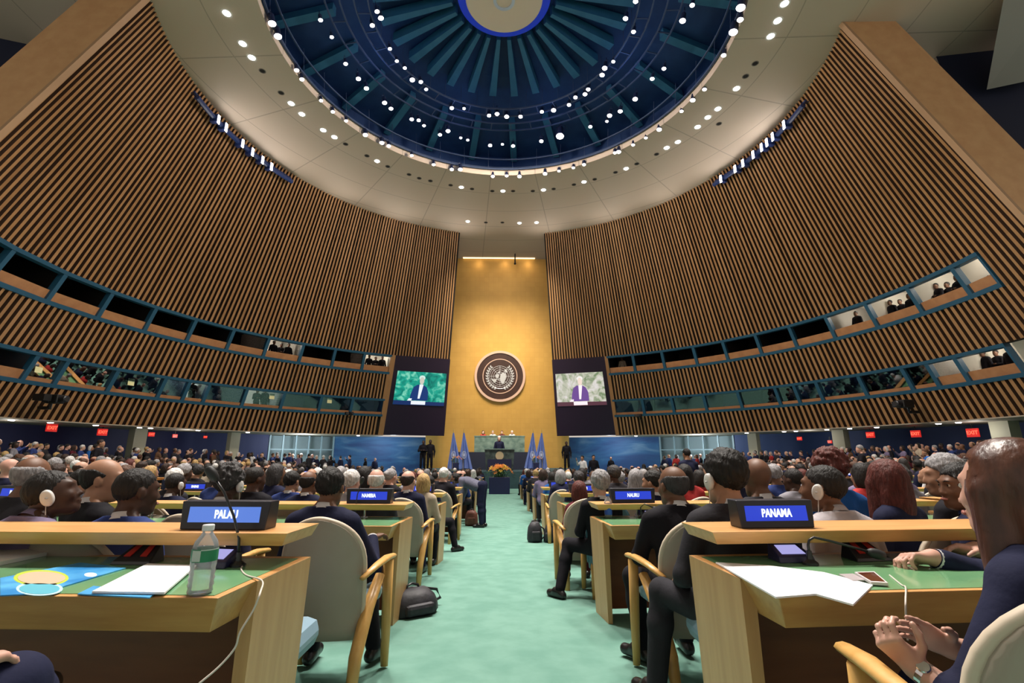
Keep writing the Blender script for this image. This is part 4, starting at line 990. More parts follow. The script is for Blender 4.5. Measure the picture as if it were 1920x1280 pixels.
def nets(D, lo, step):
    ins = D < 0; nx, ny, nz = D.shape
    cs = np.zeros((nx-1,ny-1,nz-1,3), np.float32); cn = np.zeros((nx-1,ny-1,nz-1), np.float32)
    C8 = [(i,j,k) for i in (0,1) for j in (0,1) for k in (0,1)]
    def sub(A, o): return A[o[0]:nx-1+o[0], o[1]:ny-1+o[1], o[2]:nz-1+o[2]]
    s = sum(sub(ins, o).astype(np.int8) for o in C8); act = np.argwhere((s > 0) & (s < 8))
    if len(act) == 0: return np.zeros((0,3)), np.zeros((0,4), int)
    I, J, K = act.T; acc = np.zeros((len(act),3)); cnt = np.zeros(len(act))
    for a in C8:
        for d in range(3):
            if a[d]: continue
            b = list(a); b[d] = 1
            va = D[I+a[0], J+a[1], K+a[2]]; vb = D[I+b[0], J+b[1], K+b[2]]; m = (va < 0) != (vb < 0)
            t = np.where(m, va/np.where(m, va-vb, 1), 0)
            P = np.tile(np.array(a, float), (len(act),1)); P[:,d] = t
            acc[m] += P[m]; cnt += m
    V = (acc/cnt[:,None]+act)*step+lo
    idx = np.full((nx-1,ny-1,nz-1), -1, np.int64); idx[I,J,K] = np.arange(len(act))
    F_ = []
    for d in range(3):
        e = [slice(None)]*3; f = [slice(None)]*3; e[d] = slice(0,-1); f[d] = slice(1,None)
        a, b = ins[tuple(e)], ins[tuple(f)]; q = np.argwhere(a != b)
        u, v = (d+1) % 3, (d+2) % 3
        q = q[(q[:,u] > 0) & (q[:,v] > 0) & (q[:,u] < D.shape[u]-1) & (q[:,v] < D.shape[v]-1)]
        fl = a[q[:,0], q[:,1], q[:,2]]
        def cell(du, dv):
            c = q.copy(); c[:,u] -= du; c[:,v] -= dv; return idx[c[:,0], c[:,1], c[:,2]]
        Q = np.stack([cell(1,1), cell(0,1), cell(0,0), cell(1,0)], 1)
        Q[~fl] = Q[~fl][:, ::-1]; F_.append(Q)
    return V, np.concatenate(F_)
def poly(prims, step, post=None):
    return nets(*field(prims, step, post))
def join(parts):
    V = []; Fs = []; o = 0
    for v, f in parts:
        V.append(v); Fs.append(f+o); o += len(v)
    return np.concatenate(V), np.concatenate(Fs)
def to_mesh(name, vf, nm=1):
    v, f = vf; me = bpy.data.meshes.new(name); me.vertices.add(len(v)); me.vertices.foreach_set('co', v.astype(np.float32).ravel())
    me.loops.add(len(f)*4); me.loops.foreach_set('vertex_index', f.astype(np.int32).ravel())
    me.polygons.add(len(f)); me.polygons.foreach_set('loop_start', np.arange(len(f), dtype=np.int32)*4)
    try: me.polygons.foreach_set('loop_total', np.full(len(f), 4, np.int32))
    except Exception: pass
    me.update(calc_edges=True); me.polygons.foreach_set('use_smooth', [True]*len(f))
    for _ in range(nm): me.materials.append(None)
    return me
RX = lambda a: Matrix.Rotation(a, 4, 'X'); RY = lambda a: Matrix.Rotation(a, 4, 'Y'); RZ = lambda a: Matrix.Rotation(a, 4, 'Z'); TR = lambda v: Matrix.Translation(Vector(v))

# ---- head in its own frame: origin between the ears, +y is forward
def head_prims(fem=False, s=1.0):
    P = [ell((0,-.014,.028), (.074,.094,.090), .02), ell((0,.026,-.028), (.060,.064,.088), .03), ell((0,.054,-.092), (.032,.030,.024), .03),
         cap((-.046,.002,-.066), (-.02,.052,-.098), .017, .015, .03), cap((.046,.002,-.066), (.02,.052,-.098), .017, .015, .03),
         ell((-.036,.058,-.028), (.022,.024,.024), .02), ell((.036,.058,-.028), (.022,.024,.024), .02),
         cap((-.032,.078,.026), (.032,.078,.026), .012 if not fem else .008, None, .02),
         cap((0,.084,.008), (0,.100,-.034), .0075, .0105, .012), ell((-.011,.091,-.037), (.009,.009,.007), .008), ell((.011,.091,-.037), (.009,.009,.007), .008),
         cut(ell((-.032,.098,.008), (.016,.014,.011), .015)), cut(ell((.032,.098,.008), (.016,.014,.011), .015)),
         ell((0,.087,-.061), (.022,.010,.007), .008), ell((0,.085,-.071), (.019,.010,.007), .008), cut(cap((-.018,.099,-.066), (.018,.099,-.066), .0025, None, .004)),
         ell((-.077,-.006,-.006), (.011,.021,.032), .008, Matrix.Rotation(rad(-14), 3, 'Z')), ell((.077,-.006,-.006), (.011,.021,.032), .008, Matrix.Rotation(rad(14), 3, 'Z'))]
    return P
def hair_prims(kind):
    if kind == 'short': return [ell((0,-.018,.034), (.082,.100,.096), .01)]
    if kind == 'thick': return [ell((0,-.022,.042), (.090,.104,.104), .01)]
    if kind == 'horseshoe': return [ell((0,-.018,.026), (.0805,.1015,.0935), .01)]
    if kind == 'cropped': return [ell((0,-.016,.030), (.0768,.0970,.0925), .01)]
    if kind == 'curly':
        rg = random.Random(5); P = [ell((0,-.022,.042), (.093,.105,.103), .02)]
        for k in range(120):
            a, b = rg.uniform(0, 2*PI), rg.uniform(-.3, 1.4)
            P.append(ell((.095*math.cos(a)*math.cos(b), -.025+.105*math.sin(a)*math.cos(b), .045+.105*math.sin(b)), (.014,.014,.014), .008))
        return P
    if kind == 'bob': return [ell((0,-.022,.034), (.088,.104,.102), .02), ell((0,-.05,-.045), (.098,.072,.105), .04)]
    if kind == 'long': return [ell((0,-.022,.036), (.088,.104,.100), .02), cap((-.066,.012,-.01), (-.088,-.005,-.21), .036, .034, .04), cap((.066,.012,-.01), (.088,-.005,-.21), .036, .034, .04), ell((0,-.074,-.09), (.088,.050,.16), .04)]
    if kind == 'bun': return [ell((0,-.018,.034), (.082,.100,.096), .01), ell((0,-.115,.045), (.042,.036,.042), .02)]
def hair_post(kind):
    def f(D, X, Y, Z):
        line = (.072+.80*(Y-.086))-Z                       # positive below the hair line
        D = np.maximum(D, line) if kind in ('short','thick','cropped','bun','horseshoe','curly') else D
        if kind == 'horseshoe': D = np.maximum(D, Z-.062+.55*np.maximum(Y+.03, 0)); D = np.maximum(D, Y-.045)
        if kind in ('bob','long'):
            face = np.maximum(np.maximum(Y*-1+(.022 if kind == 'bob' else .034), Z-.078), np.abs(X)-(.069 if kind == 'bob' else .062))   # opening for the face
            D = np.maximum(D, -face)
            low = np.maximum(-(Y-.02), Z+.0); D = np.maximum(D, -np.maximum(.030-Y, np.abs(X)-.12+Z*0))  if False else D
        return D
    return f
def finger(base, d, n, L, r, curl, spread=0):
    """three phalanges bending towards n"""
    ax = d.cross(n).normalized(); out = []; p = base; rr = r
    for q, (f, c) in enumerate(zip((.47,.30,.23), curl)):
        d = (Matrix.Rotation(c, 3, ax) @ d).normalized(); e = p+d*(L*f); out.append(cap(p, e, rr, rr*.92, .004)); p = e; rr *= .92
    return out
def hand_prims(wr, d, n, thumb, curl=(.35,.5,.35), s=1.0, tcurl=.3, curls=None):
    """wrist point, direction of the metacarpals, direction the palm faces, sign of the thumb side"""
    wr = Vector(wr); d = Vector(d).normalized(); n = (Vector(n)-d*Vector(n).dot(d)).normalized(); sd = d.cross(n).normalized()*thumb
    P = []; palm = .088*s
    for i, (off, L, r) in enumerate(((.029,.074,.0088),(.010,.084,.0092),(-.010,.078,.0088),(-.028,.060,.0076))):
        k = wr+d*(palm*(1.0 if i < 3 else .93))+sd*(off*s)-n*(.002*s)
        P.append(cap(wr+d*.012*s+sd*(off*.55*s), k, .0125*s, .0105*s, .014))
        dd = (d+sd*(off*2.2)).normalized(); c = curls[i] if curls else tuple(q*(1+.10*i) for q in curl)
        P += finger(k, dd, n, L*s, r*s, c)
    P.append(ell(wr+d*.045*s+n*.006*s, (.033*s,.033*s,.014*s), .015, np.array([list(sd), list(d), list(sd.cross(d))]).T))
    b = wr+d*.018*s+sd*.022*s+n*.006*s; m_ = b+(d*.55+sd*.75+n*.35).normalized()*.040*s
    P.append(cap(b, m_, .0135*s, .0110*s, .012))
    t = (d*.85+sd*.40+n*tcurl).normalized(); e = m_+t*.031*s; P.append(cap(m_, e, .0100*s, .0092*s, .005))
    t = (d*.95+sd*.05+n*(tcurl+.2)).normalized(); P.append(cap(e, e+t*.024*s, .0090*s, .0078*s, .005))
    return P
class Pose: pass
def pose(kind='sit', lean=.08, yaw=0., pitch=0., roll=0., twist=0., arms='lap', fem=False, hs=1.08, wide=1.0, armsL=None, armsR=None, legs=None, seat=.455):
    """joint positions; sitting figures have the origin on the floor under the seat, +y forward"""
    q = Pose(); q.fem = fem; w = (.90 if fem else 1.0)*wide
    hz = seat+.015 if kind == 'sit' else .86
    T = TR((0,-.02,hz)) @ RX(-lean) @ RZ(twist*0)
    q.T = T
    V = lambda p: np.array(T @ Vector(p))
    Tt = T @ RZ(twist)
    U = lambda p: np.array(Tt @ Vector(p))
    q.torso = [ell(V((0,0,.09)), (.172*w*(1.05 if fem else 1),.128,.115), .05), ell(V((0,.012,.24)), (.150*w,.122,.15), .06, (T.to_3x3())),
               ell(U((0,.0,.40)), (.172*w,.120,.17), .06, Tt.to_3x3()), ell(U((-.125*w,-.012,.505)), (.078,.070,.062), .05), ell(U((.125*w,-.012,.505)), (.078,.070,.062), .05),
               cap(U((-.10*w,-.02,.535)), U((-.035,-.022,.60)), .042, .044, .04), cap(U((.10*w,-.02,.535)), U((.035,-.022,.60)), .042, .044, .04)]
    if fem: q.torso += [ell(U((-.068,.088,.36)), (.060,.050,.060), .05), ell(U((.068,.088,.36)), (.060,.050,.060), .05)]
    nb, nt = Vector(U((0,-.012,.565))), None
    q.H = TR(Tt @ Vector((0,.022+.02*max(pitch,0),.725))) @ RZ(yaw) @ RX(-pitch) @ RY(roll) @ Matrix.Diagonal((hs,hs,hs,1))
    nt = q.H @ Vector((0,-.028,-.055)); q.neck = [cap(nb, nt, .056 if not fem else .047, .052 if not fem else .043, .03)]
    Rh = Matrix(q.H.to_3x3()); Rn = Rh.normalized()
    q.head = []
    for p in head_prims(fem):
        x = p[0] == 'x'; r = p[1:] if x else p
        if r[0] == 'c': r = ('c', r[1]*hs, r[2]*hs, r[3]*hs, r[4]*hs, r[5])
        else: r = ('e', r[1]*hs, r[2]*hs, r[3], r[4])
        q.head.append(('x',)+r if x else r)
    q.head = xf(q.head, TR(q.H.translation) @ Rn.to_4x4())
    S_ = {s: Vector(U((s*.178*w,-.012,.495))) for s in (-1, 1)}
    q.arm = {}
    for s in (-1, 1):
        a = {-1: armsL, 1: armsR}[s] or arms
        if isinstance(a, str):
            if a == 'lap': el, wr, hd, hn = Vector((s*.235,.05,hz+.22)), Vector((s*.13,.27,hz+.13)), Vector((-s*.35,.9,-.1)), Vector((0,0,-1))
            elif a == 'desk': el, wr, hd, hn = Vector((s*.27,.14,hz+.24)), Vector((s*.14,.40,hz+.345)), Vector((-s*.5,.85,-.05)), Vector((0,0,-1))
            elif a == 'side': el, wr, hd, hn = Vector((s*.25,-.02,hz+.20)), Vector((s*.24,.05,hz-.06)), Vector((0,.1,-1)), Vector((-s,0,0))
            elif a == 'fold': el, wr, hd, hn = Vector((s*.25,.06,hz+.24)), Vector((-s*.02,.20,hz+.27)), Vector((-s,.1,.1)), Vector((0,-1,0))
        else: el, wr, hd, hn = (Vector(v) for v in a)
        q.arm[s] = (S_[s], el, wr, hd, hn)
    if kind == 'sit':
        q.legs = {s: (Vector((s*.09,0,hz+.075)), Vector((s*.15,.42,hz+.055)), Vector((s*.15,.40,.085)), Vector((s*.17,.57,.03))) for s in (-1, 1)}
    else:
        q.legs = {s: (Vector((s*.09,0,hz+.06)), Vector((s*.10,.02,.48)), Vector((s*.11,-.01,.08)), Vector((s*.13,.15,.03))) for s in (-1, 1)}
    if legs: q.legs.update({s: tuple(Vector(v) for v in L) for s, L in legs.items()})
    return q
def leg_prims(q, d=0.0, end=.96):
    P = []
    for s, (h, k, a, t) in q.legs.items():
        P += [cap(h, k, .082+d, .058+d, .04), cap(k, k.lerp(a, .35), .056+d, .056+d, .03), cap(k.lerp(a, .35), k.lerp(a, end), .056+d, .042+d, .03)]
    return P
def foot_prims(q, d=0.0):
    P = []
    for s, (h, k, a, t) in q.legs.items():
        hl = a+(a-t).normalized()*.045; hl.z = t.z+.008
        P += [cap(hl, t, .038+d, .034+d, .03), cap(a+Vector((0,0,-.02)), a.lerp(t, .4), .040+d, .040+d, .03)]
    return P
def sleeve(q, d=0.0, end=1.0, up=(.055,.046,.043,.033)):
    P = []
    for s, (sh, el, wr, hd, hn) in q.arm.items():
        P += [cap(sh, el, up[0]+d, up[1]+d, .035), cap(el, el.lerp(wr, end), up[2]+d, (up[3]+d)+(up[2]-up[3])*(1-end), .03)]
    return P
def body_parts(q, step=.010, hstep=.0055, hands=True, cuff=.94, bare=None, jacket_long=.0, fingers=None, coat=0.0):
    """returns dict of (verts, faces): body (one continuous skin), jacket, trousers, shoes"""
    sk = inflate(q.torso, -.012)+q.neck+q.head+inflate(sleeve(q), -.012 if bare is None else -.004)+inflate(leg_prims(q), -.014)+inflate(foot_prims(q), -.012)
    hp = []
    for s, (sh, el, wr, hd, hn) in q.arm.items():
        kw = (fingers or {}).get(s, {})
        fore = [cap(el.lerp(wr, .55 if bare is None else .05), wr, .033 if bare is None else .040, .026, .02), cap(wr, wr+Vector(hd).normalized()*.02, .026, .022, .02)]
        if hands: hp.append(fore+hand_prims(wr, hd, hn, s*kw.get('th', 1), **{k: v for k, v in kw.items() if k != 'th'}))
        else: sk += [cap(el.lerp(wr, .6), wr, .03, .027, .02), cap(wr, wr+Vector(hd).normalized()*.085, .030, .024, .02)]
    out = {'body': join([poly(sk, step)]+[poly(h, hstep) for h in hp])}
    T = q.T
    jk = inflate(q.torso, .010+coat)+sleeve(q, .008+coat*.6, cuff)
    nb = q.neck[0]
    def jpost(D, X, Y, Z):
        ti = T.inverted(); A = np.array(ti)
        zl = A[2,0]*X+A[2,1]*Y+A[2,2]*Z+A[2,3]
        return np.maximum(D, np.maximum(zl-.595, (-.03-jacket_long)-zl))
    out['jacket'] = poly(jk, step, jpost)
    tr = inflate(q.torso[:1], .004)+leg_prims(q, .012)
    out['trousers'] = poly(tr, step)
    fp = foot_prims(q, .004); out['shoe0'] = poly(fp[:2], min(step, .012)); out['shoe1'] = poly(fp[2:], min(step, .012))
    return out
def hair_part(kind, q, step):
    v, f = poly(hair_prims(kind), step, hair_post(kind)); M = np.array(q.H)
    amp = .0012 if kind in ('cropped','horseshoe') else .0028
    c = v-np.array((0,-.02,.0)); rr_ = np.linalg.norm(c, axis=1, keepdims=True); th_ = np.arctan2(c[:,0], -c[:,1])
    nse = np.sin(th_*23+c[:,2]*40)+.7*np.sin(th_*41-c[:,2]*70+1)+.6*np.sin(c[:,2]*120+c[:,0]*90)
    if kind in ('long','bob','bun'): nse = .45*np.sin(th_*47+2*np.sin(c[:,2]*9))+.35*np.sin(th_*83+1.5*np.sin(c[:,2]*13)); amp = .0022
    v = v+c/rr_*(amp*nse[:,None])
    return v@M[:3,:3].T+M[:3,3], f
SKIN = {'dark': (.055,.024,.015), 'brown': (.15,.068,.038), 'tan': (.36,.19,.12), 'light': (.52,.31,.23), 'pink': (.56,.31,.24)}
HAIRC = {'black': (.010,.008,.008), 'dark brown': (.028,.014,.010), 'brown': (.07,.030,.016), 'auburn': (.085,.018,.014), 'grey': (.25,.24,.25), 'white': (.55,.53,.52), 'blond': (.40,.26,.11), 'charcoal': (.035,.032,.034)}
CLOTH = {'black': (.007,.006,.010), 'navy': (.010,.012,.038), 'charcoal': (.022,.021,.027), 'blue': (.024,.042,.16), 'grey': (.20,.19,.22), 'white': (.62,.60,.62), 'red': (.36,.03,.03), 'maroon': (.10,.012,.022), 'royal blue': (.015,.09,.32), 'beige': (.42,.34,.26), 'pink': (.55,.16,.26), 'lilac': (.16,.13,.22), 'brown': (.11,.055,.03), 'green': (.04,.13,.07), 'light grey': (.40,.37,.40)}
def MSkin(k): return noise_mat('skin_'+k, tuple(c*.9 for c in SKIN[k]), SKIN[k], 18, .52, detail=3, spec=.35)
def MHair(k): return noise_mat('hair_'+k.replace(' ', '_'), tuple(c*.7 for c in HAIRC[k]), tuple(min(1, c*1.3) for c in HAIRC[k]), 60, .62, (1,1,.3), bump=.6, spec=.3)
def MCloth(k): return noise_mat('cloth_'+k.replace(' ', '_'), tuple(c*.88 for c in CLOTH[k]), tuple(c*1.1 for c in CLOTH[k]), 7, .85, bump=.5, detail=5, spec=.2)
def setm(o, m):
    o.material_slots[0].link = 'OBJECT'; o.material_slots[0].material = m
def collar_mesh(q, r=.064, white=True):
    nb = q.neck[0]; a, b = Vector(nb[1]), Vector(nb[2]); d = (b-a).normalized(); M = d.to_track_quat('Z', 'Y').to_matrix().to_4x4(); M.translation = a
    mb = MB(); mb.lathe([(r+.012,.008),(r+.005,.028),(r+.001,.046),(r-.006,.046),(r-.004,.015)], 18, M=M, cap=False); me = mb.mesh('collar', [None], True); return me
M_shoe = mat('shoe_leather', (.008,.007,.008), .3)
def person(label, loc, rotz, q, skin, hairk, hairc, top, bottom='charcoal', step=.010, shirt='white', scale=1.0, hands=True, group=None, cuff=.94, parts=None, cuffs=False, **kw):
    P = parts or body_parts(q, step, hands=hands, cuff=cuff, **kw)
    o = place(bpy.data.objects.new('person', to_mesh('person', P['body']))); o.location = loc; o.rotation_euler = (0,0,rotz); o.scale = (scale,)*3
    tag(o, label, 'person', group); setm(o, MSkin(skin))
    for nm, m in (('jacket', MCloth(top)), ('trousers', MCloth(bottom)), ('shoe0', M_shoe), ('shoe1', M_shoe)):
        c = place(bpy.data.objects.new(nm.rstrip('01'), to_mesh(nm.rstrip('01'), P[nm])), o); setm(c, m)
    if hairk: c = place(bpy.data.objects.new('hair', to_mesh('hair', hair_part(hairk, q, min(step, .009)))), o); setm(c, MHair(hairc))
    if shirt: c = place(bpy.data.objects.new('shirt_collar', collar_mesh(q)), o); setm(c, MCloth(shirt))
    if cuffs:
        for s, (sh, el, wr, hd, hn) in q.arm.items():
            mb = MB(); d = (wr-el).normalized(); L = (wr-el).length
            mb.tube([el+d*(L*cuff-.02), el+d*(L*cuff+.028)], [.040,.036], 16, cap=False); mb.tube([el+d*(L*cuff+.028), el+d*(L*cuff-.0)], [.036,.031], 16, cap=False)
            c = obj('shirt_cuff', mb, MCloth('white'), o, smooth=True)
    return o
def eyes(o, q):
    for s in (-1, 1):
        p = q.H @ Vector((s*.032,.0770,.008)); mb = MB(); r = .0092; mb.ball(p, r, 12); e = obj('eye', mb, mat('eye_white', (.45,.40,.36), .35), o, smooth=True)
        mb = MB(); mb.ball(q.H @ Vector((s*.032,.0832,.008)), (.0056,.0056,.0056), 10); obj('iris', mb, mat('iris', (.03,.016,.010), .15), e, smooth=True)
        mb = MB(); mb.tube([q.H @ Vector((s*.016,.0935,.026)), q.H @ Vector((s*.032,.0925,.032)), q.H @ Vector((s*.048,.082,.028))], [.002,.0034,.002], 6); obj('eyebrow', mb, MHair('black'), o, smooth=True)
    mb = MB(); mb.tube([q.H @ Vector((x, y, z)) for x, y, z in ((-.022,.089,-.066),(-.010,.0985,-.064),(0,.099,-.0655),(.010,.0985,-.064),(.022,.089,-.066))], [.003,.005,.0052,.005,.003], 8, flat=1.4); obj('lips', mb, mat('lips', (.35,.12,.10), .4), o, smooth=True)
M_phone = mat('headset_white', (.62,.60,.58), .4)
def headset(o, q, s, lab):
    t = thing('headset', lab, 'headset'); t.matrix_world = o.matrix_world.copy() if False else Matrix.Translation(o.location) @ RZ(o.rotation_euler.z) @ Matrix.Scale(o.scale.x, 4)
    H = q.H @ RY(0)
    c = H @ Vector((s*.093,-.004,-.012)); R3 = (H.to_3x3().normalized() @ Matrix.Rotation(PI/2*s, 3, 'Y'))
    mb = MB(); n = 24
    prof = [(.004,.016),(.020,.016),(.026,.010),(.027,-.008),(.022,-.012)]
    vs = []
    for r, z in prof:
        for j in range(n):
            a = 2*PI*j/n; vs.append(c+R3 @ Vector((r*1.65*math.cos(a), r*1.05*math.sin(a), z)))
    k = len(prof); mb.add(vs, [(i*n+j, i*n+(j+1) % n, (i+1)*n+(j+1) % n, (i+1)*n+j) for i in range(k-1) for j in range(n)]+[tuple(range(n-1,-1,-1)), tuple((k-1)*n+j for j in range(n))]); obj('earpiece', mb, M_phone, t, smooth=True)
    mb = MB(); mb.ball(c+R3 @ Vector((0,0,.017)), (.008,.008,.004), 10); obj('screw_cap', mb, mat('headset_grey', (.4,.4,.4), .4), t)
    mb = MB(); mb.tube([H @ Vector((s*.096*math.cos(a)+0*s, -.01, -.0+.128*math.sin(a)+.0)) for a in arc(.12, PI*.55, 10)], .006, 6, flat=.6); obj('ear_hook', mb, M_phone, t, smooth=True) if False else None
    mb = MB(); p = c+R3 @ Vector((.0,0,.0)); dn = Vector((0,0,-1)); mb.tube([p+dn*.03, p+dn*.10+Vector((0,.01,0)), p+dn*.2+Vector((0,.05,0)), p+dn*.32+Vector((0,.12,0))], .0022, 5); obj('cable', mb, M_wire, t, smooth=True)
    return t
# ================================================================ the dais
M_marble = noise_mat('green_marble', (.10,.17,.15), (.24,.33,.28), 3, .3, (1,1,1.5), detail=10, lo=.3, hi=.7)
M_marbled = noise_mat('dark_marble', (.025,.04,.04), (.09,.12,.11), 4, .3, detail=10)
YD = 31.5
def dep(px, py, zc): return W(*(ray(px, py)*zc))
zfl = -1.95
mb = MB(); mb.hexa([W(-5.6,29.9,zfl), W(5.0,29.9,zfl), W(5.0,38,zfl), W(-5.6,38,zfl), W(-5.6,29.9,-.95), W(5.0,29.9,-.95), W(5.0,38,-.95), W(-5.6,38,-.95)])
for k in range(5): mb.box(W(-3.9, 29.75-.28*k, zfl+.4-.1*k), (2.0,.28,1.0-.18*k))
o = obj('stage_platform', mb, noise_mat('stage_carpet', (.02,.05,.06), (.03,.07,.08), 4, .9)); tag(o, 'low dark stage platform in front of the gold wall', 'stage')
mb = MB(); pl = [(-1.72+3.44*k/12, -.55*math.sin(PI*k/12)) for k in range(13)]
poly_ = [(x, y) for x, y in pl]+[(1.72,.9), (-1.72,.9)]
def T0(x, y, z): return TR_(W(x, y, z))
def TR_(v): return Matrix.Translation(v)
mb.prism(poly_, 0, 1.03, 0, TR_(W(-.17,33.6,.20))); mb.prism([(x*1.02, y*1.05) for x, y in poly_], 1.03, 1.10, 0, TR_(W(-.17,33.6,.20)))
o = obj('presidium_desk', mb, M_marble); tag(o, 'tall green marble desk on the dais in front of gold wall', 'desk')
mb = MB(); mb.box(W(-.17,34.0,-.37), (6.0,1.6,1.16)); o = obj('dais_base', mb, mat('dais_navy', (.010,.014,.035), .6)); tag(o, 'dark navy base wall under the green marble desk', 'dais')
lt = thing('lectern', 'dark marble speaker lectern in front of the green desk', 'lectern', W(-.15, 31.6, -.95))
mb = MB(); mb.hexa([(-.85,-.25,0),(.85,-.25,0),(.85,.4,0),(-.85,.4,0),(-.95,-.3,1.3),(.95,-.3,1.3),(.95,.4,1.3),(-.95,.4,1.3)]); obj('body', mb, M_marbled, lt)
mb = MB(); mb.box((0,0,1.33), (2.0,.8,.06)); obj('top', mb, M_marble, lt)
mb = MB(); mb.lathe([(.02,0),(.26,0),(.26,.03),(.02,.03)], 28, M=TR_(Vector((0,-.30,.92))) @ Matrix.Rotation(PI/2, 4, 'X')); obj('emblem', mb, mat('emblem_gold', (.45,.36,.22), .4), lt)
mb = MB(); mb.box((0,-.45,.35), (1.5,.3,.7)); obj('plinth', mb, mat('plinth_navy', (.010,.010,.045), .5), lt)
# emblem disc on the gold wall ------------------------------------------------
c = dep(937.5,705,1); dd = ray(937.5,705); k = 1.0
for _ in range(30):
    p = dd*k; k *= 1+(gold_y(p.z)-p.y)/max(p.y, 1)
ec = dd*k; R = 93/2/900*(ec.y*math.cos(TH)+ec.z*math.sin(TH))*1.02
em = thing('round_emblem', 'round brown wall emblem of world map and olive branches on gold wall', 'emblem', W(*ec)+Vector((0,-.02,0)))
tilt = math.atan(.196); em.rotation_euler = (tilt,0,0)
RXM = Matrix.Rotation(PI/2, 4, 'X')
def discring(r0, r1, z0, z1, n=56): 
    mb = MB(); prof = [(max(r0,.001),z0),(r1,z0),(r1,z1),(max(r0,.001),z1)]
    mb.lathe(prof, n, M=RXM, cap=False); mb.lathe([prof[3], prof[0]], n, M=RXM, cap=False); return mb
M_emb = noise_mat('emblem_brown', (.022,.006,.005), (.034,.010,.007), 4, .6); M_pink = mat('emblem_rose', (.50,.33,.27), .5); M_silver = mat('emblem_silver', (.50,.50,.55), .35, .3)
obj('disc', discring(0, R*.93, .0, .14), M_emb, em); obj('outer_ring', discring(R*.91, R, .0, .20), M_pink, em); obj('inner_ring', discring(R*.655, R*.685, .13, .17), M_pink, em)
def flat(poly, z=.15, t=.02): 
    mb = MB(); mb.prism([(x*R, y*R) for x, y in poly], z, z+t, 0, RXM); return mb
mb = MB()
for r in (.09,.17,.25,.33,.405):
    q = discring(R*(r-.007), R*(r+.007), .145, .165, 40); mb.add(q.v, q.f)
for k in range(8):
    a = PI*k/4; q = MB(); q.prism([(R*(x*math.cos(a)-y*math.sin(a)), R*(x*math.sin(a)+y*math.cos(a))) for x, y in ((.08,-.006),(.405,-.006),(.405,.006),(.08,.006))], .145, .163, 0, RXM); mb.add(q.v, q.f)
obj('map_grid', mb, M_silver, em)
for pl in ([(-.02,.05),(-.10,.09),(-.19,.05),(-.17,-.04),(-.10,-.08),(-.05,-.03)], [(.02,.08),(.12,.15),(.22,.10),(.24,-.02),(.20,-.14),(.16,-.27),(.07,-.30),(.02,-.18),(.0,-.08)],
           [(-.14,-.10),(-.24,-.12),(-.36,-.09),(-.28,-.20),(-.20,-.26),(-.14,-.19)], [(.16,.24),(.24,.28),(.30,.18),(.24,.13)], [(-.06,.10),(.02,.16),(-.02,.2),(-.09,.16)], [(-.08,-.12),(-.02,-.10),(-.04,-.16)]):
    if sum((b[0]-a[0])*(b[1]+a[1]) for a, b in zip(pl, pl[1:]+pl[:1])) > 0: pl = pl[::-1]
    obj('continent', flat(pl, .16, .025), M_silver, em)
for s in (-1, 1):
    mb = MB()
    for k in range(11):
        a = -PI/2+s*(.30+.20*k); r = .50-.0*k; cx, cy = r*math.cos(a), r*math.sin(a); tx, ty = -math.sin(a)*s, math.cos(a)*s
        for sd in (-1, 1):
            dx, dy = tx*.8+sd*.6*math.cos(a), ty*.8+sd*.6*math.sin(a); L = .105; w = .030
            pl = [(cx,cy),(cx+dx*L*.5-dy*w, cy+dy*L*.5+dx*w),(cx+dx*L, cy+dy*L),(cx+dx*L*.5+dy*w, cy+dy*L*.5-dx*w)]
            if sum((b[0]-a_[0])*(b[1]+a_[1]) for a_, b in zip(pl, pl[1:]+pl[:1])) > 0: pl = pl[::-1]
            q = flat(pl); mb.add(q.v, q.f)
    st_ = [(.49*math.cos(-PI/2+s*(-.16+.2*k)), .49*math.sin(-PI/2+s*(-.16+.2*k))) for k in range(13)]
    mb.tube([RXM @ Vector((x*R, y*R, .16)) for x, y in st_], .012*R, 6)
    obj('olive_branch', mb, M_silver, em)
